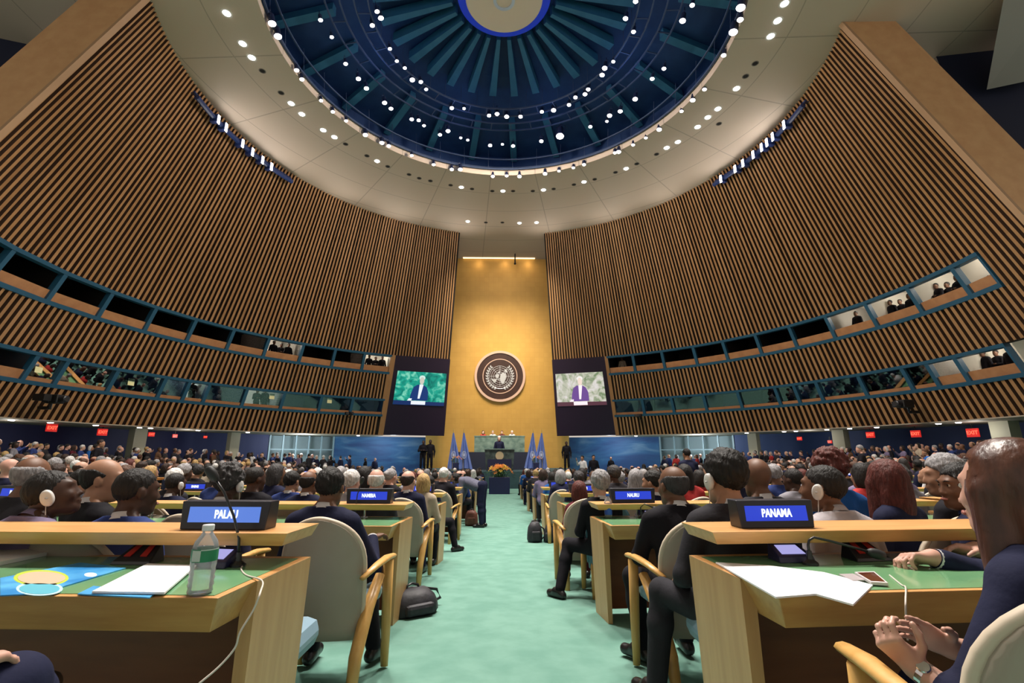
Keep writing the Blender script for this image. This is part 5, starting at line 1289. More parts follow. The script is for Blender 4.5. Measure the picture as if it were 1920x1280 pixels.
# flags ----------------------------------------------------------------------
M_flag = noise_mat('flag_blue', (.13,.20,.52), (.17,.25,.60), 3, .8); M_fw = mat('flag_white', (.55,.60,.80), .8)
def flag(px, lab, lean):
    x = (px-941)/900*31.2
    t = thing('flag', lab, 'flag', W(x, 31.0, -1.93), 0, 'light blue flags beside the dais')
    mb = MB(); mb.lathe([(.16,0),(.16,.05),(.03,.08),(.022,.1),(.022,3.4),(.0,3.62)], 12); obj('pole', mb, mat('pole_brass', (.5,.38,.16), .35, .7), t)
    mb = MB(); n, k = 25, 14; vs = []
    for j in range(k):
        v = j/(k-1); z = 3.30-2.15*v
        for i in range(n):
            u = i/(n-1); wd = (.08+.86*v**1.0)*(1 if lean > 0 else -1)
            fold = math.sin(u*PI*6+1)*.09*min(1, .25+v); a = -.30+.9*u if True else 0
            vs.append(((u-.36)*wd, -.03+fold-.05*math.sin(u*PI), z-.16*v*(abs(u-.5)*1.2)))
    fs = [(j*n+i, j*n+i+1, (j+1)*n+i+1, (j+1)*n+i) for j in range(k-1) for i in range(n-1)]
    mb.add(vs, fs); mb.add([(x_, y_+.012, z_) for x_, y_, z_ in vs], [f[::-1] for f in fs]); obj('cloth', mb, M_flag, t, smooth=True)
    mb = MB(); c0 = Vector((.07*(1 if lean > 0 else -1), -.19, 1.95))
    def rg_(r0, r1, sx):
        n = 24; A = [c0+Vector((r0*sx*math.cos(2*PI*i/n), -.0, r0*math.sin(2*PI*i/n))) for i in range(n+1)]; B = [c0+Vector((r1*sx*math.cos(2*PI*i/n), 0, r1*math.sin(2*PI*i/n))) for i in range(n+1)]
        mb.sheet(A, B, [Vector((0,.02,0))]*(n+1))
    rg_(.20,.235,.62); rg_(.02,.09,.62); rg_(.125,.15,.62); obj('flag_emblem', mb, M_fw, t)
    return t
flag(852, 'light blue flag, leftmost of the four', 1); flag(871, 'light blue flag, second from left, beside the green desk', 1)
flag(998, 'light blue flag, third from left, beside the green desk', -1); flag(1014, 'light blue flag, rightmost of the four', -1)
# flowers --------------------------------------------------------------------
M_pet_o = mat('petal_orange', (.75,.24,.03), .6); M_pet_y = mat('petal_yellow', (.75,.50,.06), .6); M_leafg = mat('leaf_green', (.05,.13,.03), .6)
def flowers(loc, w, h, lab, n, box):
    t = thing('flower_arrangement', lab, 'flowers', loc); rg = random.Random(n)
    mb = MB(); mb.box((0,0,box[1]/2), (box[0],.7 if box[0] > .5 else box[0],box[1])); obj('planter', mb, mat('planter_navy', (.010,.014,.07), .5), t, bevel=.02)
    lf = MB()
    for k in range(n):
        a = rg.uniform(0, 2*PI); u = rg.uniform(0,1)**.6; x, y = w*u*math.cos(a), w*.5*u*math.sin(a); z = box[1]+h*(.25+.75*(1-u*u)**.5*rg.uniform(.7,1))
        c0 = Vector((x, y, z)); d0 = Vector((x*.9/w, y*.6/w-.35, .7)).normalized(); s = w*.19*rg.uniform(.7,1.2)
        s1 = d0.cross(Vector((0,0,1))).normalized(); s2 = d0.cross(s1)
        tgt = MB(); yl = rg.random() > .68
        for m in range(6):
            b = 2*PI*m/6; e = (s1*math.cos(b)+s2*math.sin(b)); f_ = (s1*math.cos(b+.5)+s2*math.sin(b+.5))
            tgt.add([c0, c0+e*s*.6+d0*s*.25-f_*s*.0, c0+(e+f_)*s*.62+d0*s*.35, c0+f_*s*.6+d0*s*.25, c0-d0*s*.1], [(0,1,2,3),(4,3,2,1)])
        obj('bloom', tgt, M_pet_y if yl else M_pet_o, t)
        lf.tube([(x*.5, y*.5, box[1]*.9), tuple(c0)], .008, 4)
    for k in range(int(n*1.6)):
        a = rg.uniform(0, 2*PI); u = rg.uniform(.3,1.15); c0 = Vector((w*u*math.cos(a), w*.5*u*math.sin(a), box[1]+h*rg.uniform(.0,.55))); d0 = Vector((math.cos(a), math.sin(a)*.6, rg.uniform(-.3,.6))).normalized()
        s1 = d0.cross(Vector((0,0,1))).normalized(); L = w*.30; lf.add([c0, c0+d0*L*.5+s1*L*.16, c0+d0*L-Vector((0,0,L*.15)), c0+d0*L*.5-s1*L*.16, c0+d0*L*.5-Vector((0,0,.02))], [(0,1,2,3),(4,3,2,1)][:1]+[(0,3,2,1)][:0])
    obj('leaves', lf, M_leafg, t)
    return t
flowers(Vector((-.12, 25.6, floor_z(0, 25.6))), .62, .62, 'large orange and yellow flower arrangement at the head of the aisle', 62, (1.05, .82))
flowers(W(-2.75, 29.6, -1.95), .36, .40, 'small orange flower arrangement between the left pair of flags', 16, (.34, 1.52))
flowers(W(2.05, 29.6, -1.95), .36, .40, 'small orange flower arrangement between the right pair of flags', 16, (.34, 1.52))
# ================================================================ the people
def fit(q, px, py, zc, rot, scale=None):
    """scale and place a figure so that its feet rest on the floor and its head is seen at this pixel, this deep"""
    tgt = dep(px, py, zc); h = q.H.translation; R = Matrix.Rotation(rot, 3, 'Z')
    s = 1.0; x, y = tgt.x, tgt.y
    for _ in range(6):
        o = R @ (h*s); x, y = tgt.x-o.x, tgt.y-o.y; s = (tgt.z-floor_z(x, y))/h.z
    return Vector((x, y, floor_z(x, y))), max(.8, min(1.15, s))
chairP = learn(make_chair()); cused = [0]
def chair(loc, rot, lab, sc=.98, back=-.02):
    o = chairP if not cused[0] else dup(chairP, (0,0,0), 0); cused[0] = 1
    d = Matrix.Rotation(rot, 3, 'Z') @ Vector((0,back,0)); p = Vector(loc)+d
    o.location = (p.x, p.y, floor_z(p.x, p.y)); o.rotation_euler = (0,0,rot); o.scale = (sc,)*3; o['label'] = lab; return o
TAKEN = []
def hero(label, px, py, zc, rot, pk, skin, hk, hc, top, bottom='charcoal', ch=None, step=.010, reach=None, chd=(0,0), **kw):
    q = pose(**pk); loc, s = fit(q, px, py, zc, rot)
    for sd, (e, w_, d_, n_) in (reach or {}).items():     # elbow and wrist read off where they are seen
        R_ = Matrix.Rotation(-rot, 3, 'Z'); q.arm[sd] = (q.arm[sd][0], tolocal(loc, rot, s, dep(*e)), tolocal(loc, rot, s, dep(*w_)), R_ @ Vector(d_), R_ @ Vector(n_))
    o = person(label, loc, rot, q, skin, hk, hc, top, bottom, step=step, scale=s, **kw)
    if ch: chair(loc+Vector((*chd,0)), rot, ch)
    TAKEN.append((loc.x, loc.y)); return o, q, loc, s
def tolocal(loc, rot, s, p): return (Matrix.Rotation(-rot, 3, 'Z') @ (Vector(p)-loc))/s
# -- seated figures near the aisle, left
o, q, l_, s_ = hero('black haired person in navy suit in the beige chair behind the PALAU desk end', 620, 914, 2.95, rad(-4), dict(lean=.20, wide=1.08, arms='desk', hs=1.1, legs={1: ((.09,0,.53),(.20,.42,.52),(.27,.46,.085),(.30,.62,.03))}), 'brown', 'short', 'black', 'navy', 'black', 'beige armchair of the person with thick black hair, nearest on the left of the aisle', cuffs=True, reach={1: ((700,1066,2.95),(698,1008,3.15),(.45,.65,.10),(0,-.1,-1))}, chd=(.08,.12))
o, q, l_, s_ = hero('dark skinned person in bright blue jacket seated behind the PALAU shelf', 258, 922, 2.40, rad(-10), dict(lean=.10, yaw=-.45, arms='lap', hs=1.1), 'dark', 'cropped', 'black', 'blue', 'navy', 'beige chair back of the person in bright blue jacket'); eyes(o, q)
o, q, l_, s_ = hero('balding person with dark hair fringe in black jacket, face turned right', 196, 900, 2.82, rad(-25), dict(lean=.06, yaw=-.75, arms='lap', hs=1.12), 'tan', 'horseshoe', 'black', 'black', 'black'); eyes(o, q)
o, q, l_, s_ = hero('dark skinned person bowing the head with white earpiece at the far left', 100, 926, 2.30, rad(-12), dict(lean=.30, yaw=-.85, pitch=-.35, arms='lap', hs=1.1), 'dark', 'cropped', 'black', 'lilac', 'charcoal', shirt='lilac')
headset(o, q, 1, 'white earpiece on the bowed person at the far left')
o, q, l_, s_ = hero('person with curly grey hair seen behind the PALAU nameplate and microphone', 432, 908, 3.35, rad(-6), dict(lean=.22, yaw=-.2, arms='lap', hs=1.06), 'dark', 'curly', 'charcoal', 'navy', 'black', 'beige chair of the person with curly grey hair')
headset(o, q, 1, 'small white earpiece on the curly grey haired person')
o, q, l_, s_ = hero('dark skinned person in navy with white earpiece, left of the PALAU nameplate', 330, 908, 5.0, rad(-8), dict(lean=.12, yaw=-.3, arms='lap', hs=1.1), 'dark', 'cropped', 'black', 'navy', 'black', 'pale backed chair of the second person wearing a white earpiece', step=.013)
headset(o, q, 1, 'white earpiece on the dark skinned person left of the PALAU microphone')
o, q, l_, s_ = hero('bald pink headed person seen just above the NAMIBIA nameplate', 706, 902, 5.0, 0, dict(lean=.08, arms='lap', hs=1.15), 'pink', 'horseshoe', 'white', 'charcoal', 'black', step=.012)
o, q, l_, s_ = hero('white haired person left of the bald head over the NAMIBIA nameplate', 660, 904, 5.3, 0, dict(lean=.08, yaw=-.4, arms='lap', hs=1.1), 'pink', 'thick', 'white', 'light grey', 'black', step=.013)
o, q, l_, s_ = hero('balding pink headed person in navy suit in beige chair at the third left desk', 766, 902, 5.75, rad(-3), dict(lean=.06, yaw=-.3, arms='lap', hs=1.15), 'pink', 'horseshoe', 'dark brown', 'navy', 'navy', 'beige armchair on the aisle at the third left desk', step=.012)
o, q, l_, s_ = hero('balding brown skinned person in navy jacket, left of the thick black hair', 580, 905, 5.0, rad(-4), dict(lean=.1, yaw=-.3, arms='lap', hs=1.12), 'brown', 'horseshoe', 'black', 'navy', 'black', 'beige chair left of the person with thick black hair', step=.012)
o, q, l_, s_ = hero('dark haired person in blue jacket, third head left of the NAMIBIA desk occupant', 548, 903, 5.6, rad(-5), dict(lean=.1, yaw=-.2, arms='lap', hs=1.1), 'tan', 'short', 'black', 'blue', 'black', step=.014)
o, q, l_, s_ = hero('blond person at the third left desk beside its nameplate', 793, 906, 6.3, 0, dict(lean=.1, yaw=.3, arms='lap', hs=1.12, fem=True), 'pink', 'bob', 'blond', 'beige', 'black', step=.014, shirt=None)
o, q, l_, s_ = hero('person at the aisle in fourth left row, dark leg stretched onto the carpet', 806, 906, 7.6, rad(-20), dict(lean=.05, arms='lap', hs=1.1, legs={1: ((.09,0,.53),(.30,.34,.50),(.42,.30,.085),(.50,.45,.03))}), 'tan', 'short', 'black', 'navy', 'black', step=.014)
# -- seated figures near the aisle, right
o, q, l_, s_ = hero('person with thick black hair and white earpiece left of the PANAMA nameplate', 1357, 897, 2.42, rad(2), dict(lean=.10, yaw=.30, hs=1.16, wide=1.05, arms='lap', armsL=((-.29,.0,.72),(-.20,.30,.62),(.25,.9,-.2),(0,0,-1)), legs={-1: ((-.09,0,.53),(-.28,.38,.55),(-.36,.34,.085),(-.42,.50,.03))}), 'tan', 'thick', 'black', 'charcoal', 'charcoal', cuffs=True); dup(st, Vector((l_.x, l_.y+.03, l_.z)), 0, 'blue upholstered seat under the person left of the PANAMA nameplate')
headset(o, q, -1, 'white earpiece on the black haired person left of the PANAMA nameplate')
o, q, l_, s_ = hero('broad balding brown skinned person in black suit behind the NAURU desk', 1261, 911, 3.08, rad(6), dict(lean=.16, yaw=.25, hs=1.18, wide=1.18, arms='desk', legs={-1: ((-.09,0,.53),(-.24,.38,.53),(-.22,.30,.085),(-.30,.45,.03))}), 'brown', 'horseshoe', 'charcoal', 'black', 'black', 'beige chair back behind the broad balding person')
o, q, l_, s_ = hero('grey haired person in black coat, leg stretched to the aisle, left of NAURU nameplate', 1124, 908, 4.80, rad(8), dict(lean=.0, yaw=.15, hs=1.18, arms='lap', legs={-1: ((-.09,0,.53),(-.30,.30,.52),(-.46,.12,.085),(-.54,.26,.03)), 1: ((.09,0,.53),(.05,.40,.5),(.05,.36,.085),(.05,.52,.03))}), 'light', 'thick', 'grey', 'black', 'black', step=.011)
tc = learn(make_chair(True)); p = dep(1108,1000,4.75); tc.location = (p.x+.17, p.y+.16, floor_z(p.x, p.y)); tc['label'] = 'teal backed chair beside the NAURU desk panel'; tc['category'] = 'chair'; tc.rotation_euler = (0,0,rad(6)); tc.scale = (.95,)*3; tc['group'] = 'chairs of the advisers'
o, q, l_, s_ = hero('auburn haired person in maroon jacket at the third right desk', 1086, 922, 5.55, rad(4), dict(lean=.16, yaw=-.2, fem=True, hs=1.2, arms='lap'), 'tan', 'bob', 'auburn', 'maroon', 'maroon', 'wooden armchair of the maroon jacketed person', step=.011, shirt=None)
o, q, l_, s_ = hero('dark haired person with face turned left between grey hair and broad balding person', 1222, 905, 5.0, rad(20), dict(lean=.08, yaw=.6, hs=1.14, arms='lap'), 'tan', 'short', 'black', 'navy', 'black', step=.011)
o, q, l_, s_ = hero('fully bald reddish brown head in charcoal coat above the PANAMA nameplate', 1418, 896, 3.25, rad(6), dict(lean=.10, yaw=-.1, hs=1.2, wide=1.1, arms='lap'), 'brown', None, None, 'charcoal', 'black', step=.010)
o, q, l_, s_ = hero('person in light grey jacket with cropped hair and white earpiece right of PANAMA nameplate', 1541, 916, 2.46, rad(14), dict(lean=.22, yaw=.5, pitch=-.12, hs=1.12, wide=1.02, arms='lap'), 'brown', 'cropped', 'black', 'light grey', 'grey', shirt='light grey')
headset(o, q, -1, 'white earpiece on the person in light grey jacket')
o, q, l_, s_ = hero('person with big curly dark hair in royal blue top behind the light grey jacket', 1553, 884, 3.45, rad(10), dict(lean=.05, yaw=.1, hs=1.15, fem=True, wide=1.15, arms='lap'), 'brown', 'curly', 'auburn', 'royal blue', 'navy', step=.011, shirt=None)
o, q, l_, s_ = hero('person with wavy auburn bob in navy jacket right of the light grey jacket', 1660, 905, 2.95, rad(22), dict(lean=.10, yaw=-.35, hs=1.2, fem=True, arms='lap'), 'tan', 'long', 'auburn', 'navy', 'black', 'beige chair back right of the light grey jacket', shirt=None)
o, q, l_, s_ = hero('black haired person in navy suit with face in profile to the left, before the woman', 1800, 912, 2.55, rad(40), dict(lean=.06, yaw=.75, hs=1.1, arms='lap'), 'brown', 'short', 'black', 'navy', 'navy', 'beige chair of the navy suited person in profile', step=.009, shirt='blue'); eyes(o, q)
o, q, l_, s_ = hero('grey haired person partly hidden by the black haired person in profile', 1768, 893, 3.1, rad(30), dict(lean=.05, yaw=.6, hs=1.12, arms='lap'), 'tan', 'thick', 'grey', 'black', 'black', step=.012)
# -- bending figure in the aisle
q = pose('stand', lean=1.28, pitch=-.35, hs=1.08, arms='side')
q.T = q.T; tt = q.T
for s in (-1, 1): q.arm[s] = (q.arm[s][0], q.arm[s][0]+Vector((s*.03,.03,-.27)), q.arm[s][0]+Vector((s*.02,.12,-.52)), Vector((0,.15,-1)), Vector((-s,0,0)))
P_ = onfloor(904, 988); o = person('person in grey blue jacket bending far forward in the aisle', P_+Vector((0,0,0)), rad(78), q, 'brown', 'short', 'black', 'grey', 'navy', step=.012, shirt=None, scale=1.0); setm([c for c in o.children if c.name.startswith('jacket')][0], noise_mat('cloth_greyblue', (.085,.085,.13), (.11,.11,.16), 40, .85)); TAKEN.append((P_.x, P_.y))
# -- the woman at the PANAMA desk
wrot = rad(24); q = pose(lean=.06, yaw=-.10, pitch=-.02, fem=True, hs=1.10, arms='lap'); loc, s = fit(q, 1888, 920, 1.20, wrot); s = min(s, 1.0)
L_ = lambda p: tolocal(loc, wrot, s, p)
wr1, el1 = L_(dep(1717,1251,1.12)), L_(dep(1822,1330,1.02)); wr2, el2 = L_(dep(1784,1214,1.22)), L_(dep(1885,1240,1.20))
Rw = Matrix.Rotation(-wrot, 3, 'Z')
q.arm[-1] = (q.arm[-1][0], el1, wr1, Rw @ Vector((-.66,.05,.70)), Rw @ Vector((.60,.55,.55))); q.arm[1] = (q.arm[1][0], el2, wr2, Rw @ Vector((-.85,.05,.42)), Rw @ Vector((-.2,-.8,-.5)))
WPARTS = body_parts(q, .009, .0042, cuff=.28, bare=True, fingers={-1: dict(curl=(.75,.95,.6), s=.98), 1: dict(curl=(.12,.18,.12), s=.98)})
o = person('person with long reddish brown hair in navy jacket, hands clasped, at the PANAMA desk', loc, wrot, q, 'light', 'long', 'auburn', 'navy', 'navy', step=.008, shirt=None, scale=s, parts=WPARTS); eyes(o, q)
setm([c for c in o.children if c.name.startswith('hair')][0], noise_mat('hair_chestnut', (.045,.014,.008), (.095,.032,.018), 30, .38, (1,1,.25), bump=.25))
setm(o, noise_mat('skin_rosy', (.50,.27,.20), (.56,.32,.25), 18, .42))
d = (wr1-el1).normalized(); wt = thing('wristwatch', 'silver link wristwatch on the wrist of the long haired person', 'watch', loc, wrot, scale=s)
mb = MB(); up = Vector((0,0,1)); a_ = d.cross(up).normalized(); b_ = a_.cross(d); n = 18
for k in range(n):
    t0 = 2*PI*k/n; c0 = wr1-d*.022+(a_*math.cos(t0)+b_*math.sin(t0))*.029; M3 = Matrix((a_*-math.sin(t0)+b_*math.cos(t0), d, a_*math.cos(t0)+b_*math.sin(t0))).transposed(); mb.box(c0, (.0092,.015,.004), M=M3)
obj('strap', mb, M_chrome, wt)
t0 = 2.2; nn = a_*math.cos(t0)+b_*math.sin(t0); M4 = Matrix((a_*-math.sin(t0)+b_*math.cos(t0), d, nn)).transposed().to_4x4(); M4.translation = wr1-d*.022+nn*.029
mb = MB(); mb.lathe([(.002,0),(.015,0),(.016,.004),(.014,.007),(.002,.007)], 24, M=M4); obj('watch_case', mb, M_chrome, wt)
p = dep(1888,1000,1.10); wc = chair((1.15,1.13,0), rad(-12), 'beige chair back with pale piping at the lower right corner, under the long haired person', 1.0, 0)
TAKEN.append((loc.x, loc.y))
# -- neighbour whose hands lie on the PANAMA desk
nrot = rad(25); q = pose(lean=.14, hs=1.05, arms='desk'); loc = Vector((2.2,1.32,floor_z(2.2,1.32))); L_ = lambda p: tolocal(loc, nrot, 1.0, p); Rn_ = Matrix.Rotation(-nrot, 3, 'Z')
wp = tp(1752,1064,1)+Vector((0,0,.035)); wq = tp(1835,1050,1)+Vector((0,0,.04))
q.arm[-1] = (q.arm[-1][0], L_(dep(1850,1082,1.78)), L_(wp), Rn_ @ Vector((-.97,.05,.05)), Rn_ @ Vector((.1,-.25,-1))); q.arm[1] = (q.arm[1][0], L_(dep(1960,1070,2.0)), L_(wq), Rn_ @ Vector((-.95,.1,.05)), Rn_ @ Vector((0,-.4,-1)))
o = person('person in navy sleeves with white cuffs, hands resting on the PANAMA desk', loc, nrot, q, 'pink', 'short', 'dark brown', 'navy', 'navy', step=.010, cuff=.82, cuffs=True, fingers={-1: dict(curl=(.55,.7,.5)), 1: dict(curl=(.35,.5,.4))}); TAKEN.append((loc.x, loc.y)); chair(loc, nrot, 'chair of the person resting hands on the PANAMA desk')
# -- figure at the PALAU desk, only lap and hand in the picture
loc = Vector((-1.33,.86,floor_z(-1.33,.86))); L_ = lambda p: tolocal(loc, 0, 1.0, p)
q = pose(lean=-.02, hs=1.05, arms='lap', legs={1: ((.09,0,.53),(.20,.42,.60),(.02,.72,.40),(-.06,.84,.44)), -1: ((-.09,0,.53),(-.16,.42,.52),(-.15,.40,.085),(-.17,.57,.03))})
q.arm[1] = (q.arm[1][0], Vector((.29,.05,.66)), Vector((.185,.29,.695)), Vector((.10,.95,-.12)), Vector((0,-.1,-1)))
o = person('person in navy at the lower left corner, hand resting on a raised knee', loc, 0, q, 'pink', 'short', 'dark brown', 'navy', 'navy', step=.010, cuffs=True, fingers={1: dict(curl=(.35,.45,.3))}); chair(loc, 0, 'chair under the navy clad lap at lower left corner'); TAKEN.append((loc.x, loc.y))

# ---------------------------------------------------------------- the seated crowd, individuals first
rg = random.Random(4)
ST = .017
def lowset(q, st):
    P = body_parts(q, st, hands=False); P['trousers'] = join([P['trousers'], P.pop('shoe0'), P.pop('shoe1')]); return P
VAR = []
for kw in (dict(lean=.08, arms='lap'), dict(lean=.14, yaw=.45, arms='lap'), dict(lean=.06, yaw=-.5, arms='fold'), dict(lean=.28, pitch=-.3, yaw=.2, arms='desk'), dict(lean=.08, fem=True, arms='lap'), dict(lean=.12, fem=True, yaw=-.4, arms='lap')):
    q = pose(hs=1.13, **kw); P = lowset(q, ST)
    VAR.append((q, {k: to_mesh('seated_'+k, v) for k, v in P.items()}, {}))
SVAR = []
for kw in (dict(arms='side'), dict(arms='fold', yaw=.3), dict(arms='side', yaw=-.4, fem=True), dict(arms='side', armsR=((.26,.10,1.25),(.12,.32,1.50),(0,.2,1),(0,-1,0)), yaw=.2)):
    q = pose('stand', lean=.02, hs=1.02, **kw); P = lowset(q, ST)
    SVAR.append((q, {k: to_mesh('standing_'+k, v) for k, v in P.items()}, {}))
def lowperson(var, loc, rot, label, group, skin, hk, hc, top, bottom, s):
    q, ms, hm = var
    o = place(bpy.data.objects.new('person', ms['body'])); o.location = loc; o.rotation_euler = (0,0,rot); o.scale = (s,)*3; tag(o, label, 'person', group); setm(o, MSkin(skin))
    for nm, m in (('jacket', MCloth(top)), ('trousers', MCloth(bottom))):
        c = place(bpy.data.objects.new(nm, ms[nm]), o); setm(c, m)
    if hk:
        if hk not in hm: hm[hk] = to_mesh('hair_'+hk, hair_part(hk, q, .012))
        c = place(bpy.data.objects.new('hair', hm[hk]), o); setm(c, MHair(hc))
    return o
HW = {'short': 'short', 'thick': 'full', 'horseshoe': 'thinning', 'cropped': 'cropped', 'bob': 'bobbed', 'long': 'long', 'bun': 'pinned up', 'curly': 'curly', None: None}
def looks():
    sk = rg.choices(['dark','brown','tan','light','pink'], [1.6,1.8,3,4,5])[0]
    hk = rg.choices(['short','thick','horseshoe','cropped','bob','long','bun',None], [5,3,3,1.5,2,1.2,.8,.9])[0]
    hc = rg.choices(['black','dark brown','brown','auburn','grey','white','blond','charcoal'], [4,3,2,.8,2.4,2.2,1.2,1])[0]
    if sk in ('dark','brown'): hc = rg.choice(['black','black','charcoal','grey'])
    if hk in ('bob','long','bun'): top = rg.choices(['black','navy','red','maroon','royal blue','white','pink','beige','green','grey','lilac'], [5,3,1,1,.7,1,.5,1,.5,1,1])[0]
    else: top = rg.choices(['black','navy','charcoal','blue','grey','light grey','brown','white'], [6,6,5,2,1.5,.6,.6,.4])[0]
    return sk, hk, hc, top
def vis(x, y): 
    zc = y*math.cos(TH); return y > 1.5 and abs(x-.02*y) < 1.075*zc*.97+.4 and math.hypot(x, y-DC) < 17.6
SEATS = []
def seatrow(i, kind, dy, start, step):
    for s in (-1, 1):
        n = 0; x = start
        while x < 17.5:
            n += 1; X = s*x; Y = row_y(i, X)+dy
            if vis(X, Y): SEATS.append((math.hypot(X, Y), X+rg.uniform(-.06,.06), Y+rg.uniform(-.10,.10), i, kind, n, s))
            x += step
for i in range(1, 9):
    if i > 1: seatrow(i, 'desk', -1.05 if i > 2 else -1.2, 1.05, .62)
    seatrow(i, 'adviser', .48, 1.15, .66)
seatrow(1, 'desk', -1.45, 3.0, .66); seatrow(0, 'adviser', .42, 3.4, .8)
if True:
    for e in (9.4, 10.1): 
        pass
SEATS = [t for t in SEATS if all(math.hypot(t[1]-a, t[2]-b) > .50 for a, b in TAKEN) and rg.random() > .06]
SEATS.sort()
def row_words(t):
    _, X, Y, i, kind, n, s = t
    return '%s %s seat %s of the aisle, %s row' % (ORD[n-1], kind, side(s), ORD[i])
NIND = 285
IND, REST = SEATS[:NIND], SEATS[NIND:]
for t in IND:
    _, X, Y, i, kind, n, s = t; sk, hk, hc, top = looks(); fem = hk in ('bob','long','bun')
    v = rg.choice(VAR[4:6]) if fem else rg.choice(VAR[:4]); rot = row_rot(X)+rg.uniform(-.25,.25)
    lab = ('bald person' if hk is None else '%s %s-haired person' % (hc.replace(' ', '-'), HW[hk].replace(' ', '-')))+' in %s, ' % top.replace(' ', '-')+row_words(t)
    loc = Vector((X, Y, floor_z(X, Y)))
    lowperson(v, loc, rot, lab, 'delegates seated in the hall', sk, hk, hc, top, rg.choice(['black','navy','charcoal']), rg.uniform(.90, .97))
    if i <= 3 and kind == 'desk' and abs(X) < 6.5: chair(loc, rot, 'beige chair under the %s' % row_words(t).replace(' seat', ' seat occupant'))
# the rest of the assembly, too many and too small to tell apart: one mass
def mass(name, items, vars_, label, cat):
    parts = {}; lows = []
    for q in vars_:
        st = .036; P = lowset(q, st); lows.append((q, P, {hk: hair_part(hk, q, .024) for hk in ('short','thick','horseshoe','bob','long')}))
    mats = []; mi = {}; V = []; Fs = []; MI = []; o = 0
    def put(vf, M, s, R, m):
        nonlocal o
        if m.name not in mi: mi[m.name] = len(mats); mats.append(m)
        v = (vf[0]*s)@R.T+M; V.append(v); Fs.append(vf[1]+o); MI.append(np.full(len(vf[1]), mi[m.name])); o += len(v)
    for (x, y, z, rot) in items:
        sk, hk, hc, top = looks(); hk = {'cropped':'short','bun':'short','curly':'thick'}.get(hk, hk); q, P, hm = rg.choice(lows)
        R = np.array(Matrix.Rotation(rot, 3, 'Z')); M = np.array((x, y, z)); s = rg.uniform(.90,.98)
        put(P['body'], M, s, R, MSkin(sk)); put(P['jacket'], M, s, R, MCloth(top)); put(P['trousers'], M, s, R, MCloth('black'))
        if hk: put(hm[hk], M, s, R, MHair(hc))
    me = to_mesh(name, (np.concatenate(V), np.concatenate(Fs)), 0)
    for m in mats: me.materials.append(m)
    me.polygons.foreach_set('material_index', np.concatenate(MI).astype(np.int32))
    ob = place(bpy.data.objects.new(name, me)); return tag(ob, label, cat, kind='stuff')
mass('crowd', [(t[1], t[2], floor_z(t[1], t[2]), row_rot(t[1])+rg.uniform(-.3,.3)) for t in REST], [v[0] for v in VAR[:2]+VAR[4:5]], 'mass of distant seated delegates filling the far rows of the hall', 'crowd')
items = []
for s in (-1, 1):
    for rr_ in (18.2, 18.9, 19.6):
        a = 24.0 if rr_ > 19 else 30.0
        while a < 112:
            an = s*rad(a); x, y = rr_*math.sin(an), DC+rr_*math.cos(an)
            if y > 3 and rg.random() < (.80 if a > 36 else .35) and abs(x-.02*y) < 1.12*y: items.append((x, y, floor_z(x, y), math.atan2(x, 30-y) if y < 30 else rg.uniform(0, 6.28)))
            a += rg.uniform(1.4, 2.6)
mass('standing_crowd', items, [v[0] for v in SVAR], 'mass of spectators standing along the blue walls under the galleries', 'crowd')
# -- a few figures one can pick out, standing
def stander(px, pyhead, zc, v, rot, lab, sk, hk, hc, top, bottom='black', base=None):
    q = SVAR[v][0]; p = dep(px, pyhead, zc); h = q.H.translation.z
    z = base if base is not None else floor_z(p.x, p.y); s = max(.85, min(1.12, (p.z-z)/h))
    o_ = Matrix.Rotation(rot, 3, 'Z') @ (q.H.translation*s)
    return lowperson(SVAR[v], Vector((p.x-o_.x, p.y-o_.y, z)), rot, lab, None, sk, hk, hc, top, bottom, s)
stander(794, 829, 30.5, 1, PI, 'dark clad guard standing at left end of gold wall, outer of two', 'dark', 'cropped', 'black', 'black', base=W(0,0,-.95).z)
stander(807, 827, 30.5, 0, PI, 'dark clad guard standing left of the flags, inner of two', 'dark', 'cropped', 'black', 'black', base=W(0,0,-.95).z)
stander(1062, 831, 30.3, 0, PI, 'dark clad guard standing alone at the right end of gold wall', 'dark', 'cropped', 'black', 'black', base=W(0,0,-.95).z)
stander(1091, 836, 28, 3, PI*.7, 'person in white shirt raising an arm before the right sky mural', 'tan', 'short', 'black', 'white', 'beige')
stander(1112, 834, 28, 0, PI, 'person in black suit with pale shirt standing before the right sky mural', 'tan', 'short', 'black', 'black')
stander(1287, 851, 11.5, 0, .2, 'person with dark hair in navy coat standing among the right rows', 'tan', 'short', 'black', 'navy')
stander(190, 831, 16.5, 0, -1.2, 'person in black jacket and white shirt standing before the left navy wall', 'tan', 'short', 'dark brown', 'black')
stander(1611, 842, 15.5, 1, 1.0, 'grey haired person with folded arms standing right of the second right column', 'pink', 'thick', 'grey', 'black')
stander(1735, 850, 15, 3, 1.0, 'person in bright blue top among the spectators at right', 'tan', 'short', 'brown', 'royal blue')
# -- the dais
for k, (px, top, hk, hc) in enumerate(((906,'red','bob','dark brown'),(924,'white','short','grey'),(941,'maroon','short','brown'),(960,'white','short','white'))):
    q = VAR[0][0]; p = dep(px, 810.5, 34.1); loc = Vector((p.x, p.y, p.z-q.H.translation.z*.95))
    lowperson(VAR[0], loc, PI, 'person in %s seated behind the green marble desk, %s from left' % (top, ORD[k]), 'officials behind the marble desk', 'pink', hk, hc, top, 'black', .95)
p = dep(936, 822, 32.3); loc = Vector((p.x, p.y, W(0,0,-.95).z)); s = (p.z-loc.z)/SVAR[0][0].H.translation.z
lowperson(SVAR[0], loc, PI, 'white haired speaker in dark suit behind the lectern', None, 'pink', 'thick', 'white', 'navy', 'black', s)
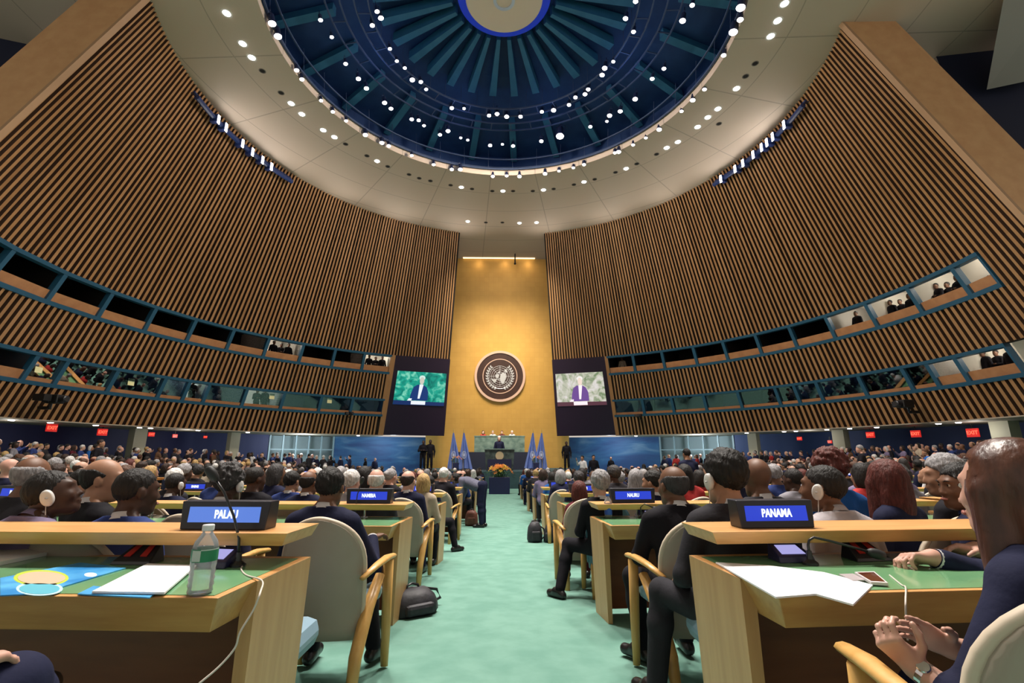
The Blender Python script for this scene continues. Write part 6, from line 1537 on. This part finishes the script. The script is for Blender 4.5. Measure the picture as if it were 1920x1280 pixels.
# -- people in the lit booths
def booth(angles, idx, z0, k, lab, top='black'):
    am = angles[idx]
    for j in range(k):
        r = rz(z0)+.58+.22*(j % 2); a = am+(j-(k-1)/2)*rad(1.5)*(-1 if am < 0 else 1)-(r-rz(z0))*DC*math.sin(am)/((r+DC*math.cos(am))*r); v = SVAR[(0,1,1,0)[(j*2+idx) % 4]]
        loc = W(r*math.sin(a), DC+r*math.cos(a), z0-.30-.04*(j % 2)); face = math.atan2(-math.sin(a)*-1, -math.cos(a)) if False else math.atan2(math.sin(a), -math.cos(a))
        lowperson(v, loc, PI-a if False else (-a+PI), 'person in %s in %s, %s from left' % (top, lab, ORD[j]), None, 'brown', 'short', 'black', top, 'black', .98)
booth(UA['ul'], 0, ZD, 3, 'the lit upper booth beside the left screen'); booth(UA['ul'], 3, ZD, 3, 'the lit upper booth, fourth from the left screen')
booth(UA['ur'], 7, ZD, 1, 'the first lit upper booth on the right'); booth(UA['ur'], 8, ZD, 3, 'the second lit upper booth on the right'); booth(UA['ur'], 9, ZD, 3, 'the third lit upper booth on the right'); booth(UA['ur'], 10, ZD, 2, 'the last lit upper booth on the right', 'navy')
booth(UA['ur'], 0, ZD, 1, 'the dark upper booth beside the right screen', 'beige'); booth(UA['ll'], 3, ZF, 2, 'the bright lower booth, fourth from the left screen'); booth(UA['ll'], 5, ZF, 1, 'the bright lower booth, sixth from the left screen'); booth(UA['lr'], 11, ZF, 3, 'the bright lower booth at the right edge')
print('SEATS', len(SEATS), 'ind', len(IND), 'rest', len(REST), 'standing', len(items))

# yellow paper notes on the booth panes
for px, py in ((73,691),(246,716),(510,743),(618,751)):
    a = az_on(px, py, rz(3.2)-.03); d = ray(px, py); r = rz(3.2)-.03
    for _ in range(8):
        k = math.hypot(r*math.sin(a), DC+r*math.cos(a))/math.hypot(d.x, d.y); r = rz(d.z*k)-.03; a = az_on(px, py, r)
    mb = MB(); mb.box((0,0,0), (.30,.012,.32)); o = obj('paper_note', mb, mat('note_yellow', (.75,.72,.40), .7)); o.location = W(*(d*k)); o.rotation_euler = (0,0,-a)
    tag(o, 'pale yellow paper note on a lower booth window, %s from the left' % ORD[[73,246,510,618].index(px)], 'note', 'paper notes on the booth windows')
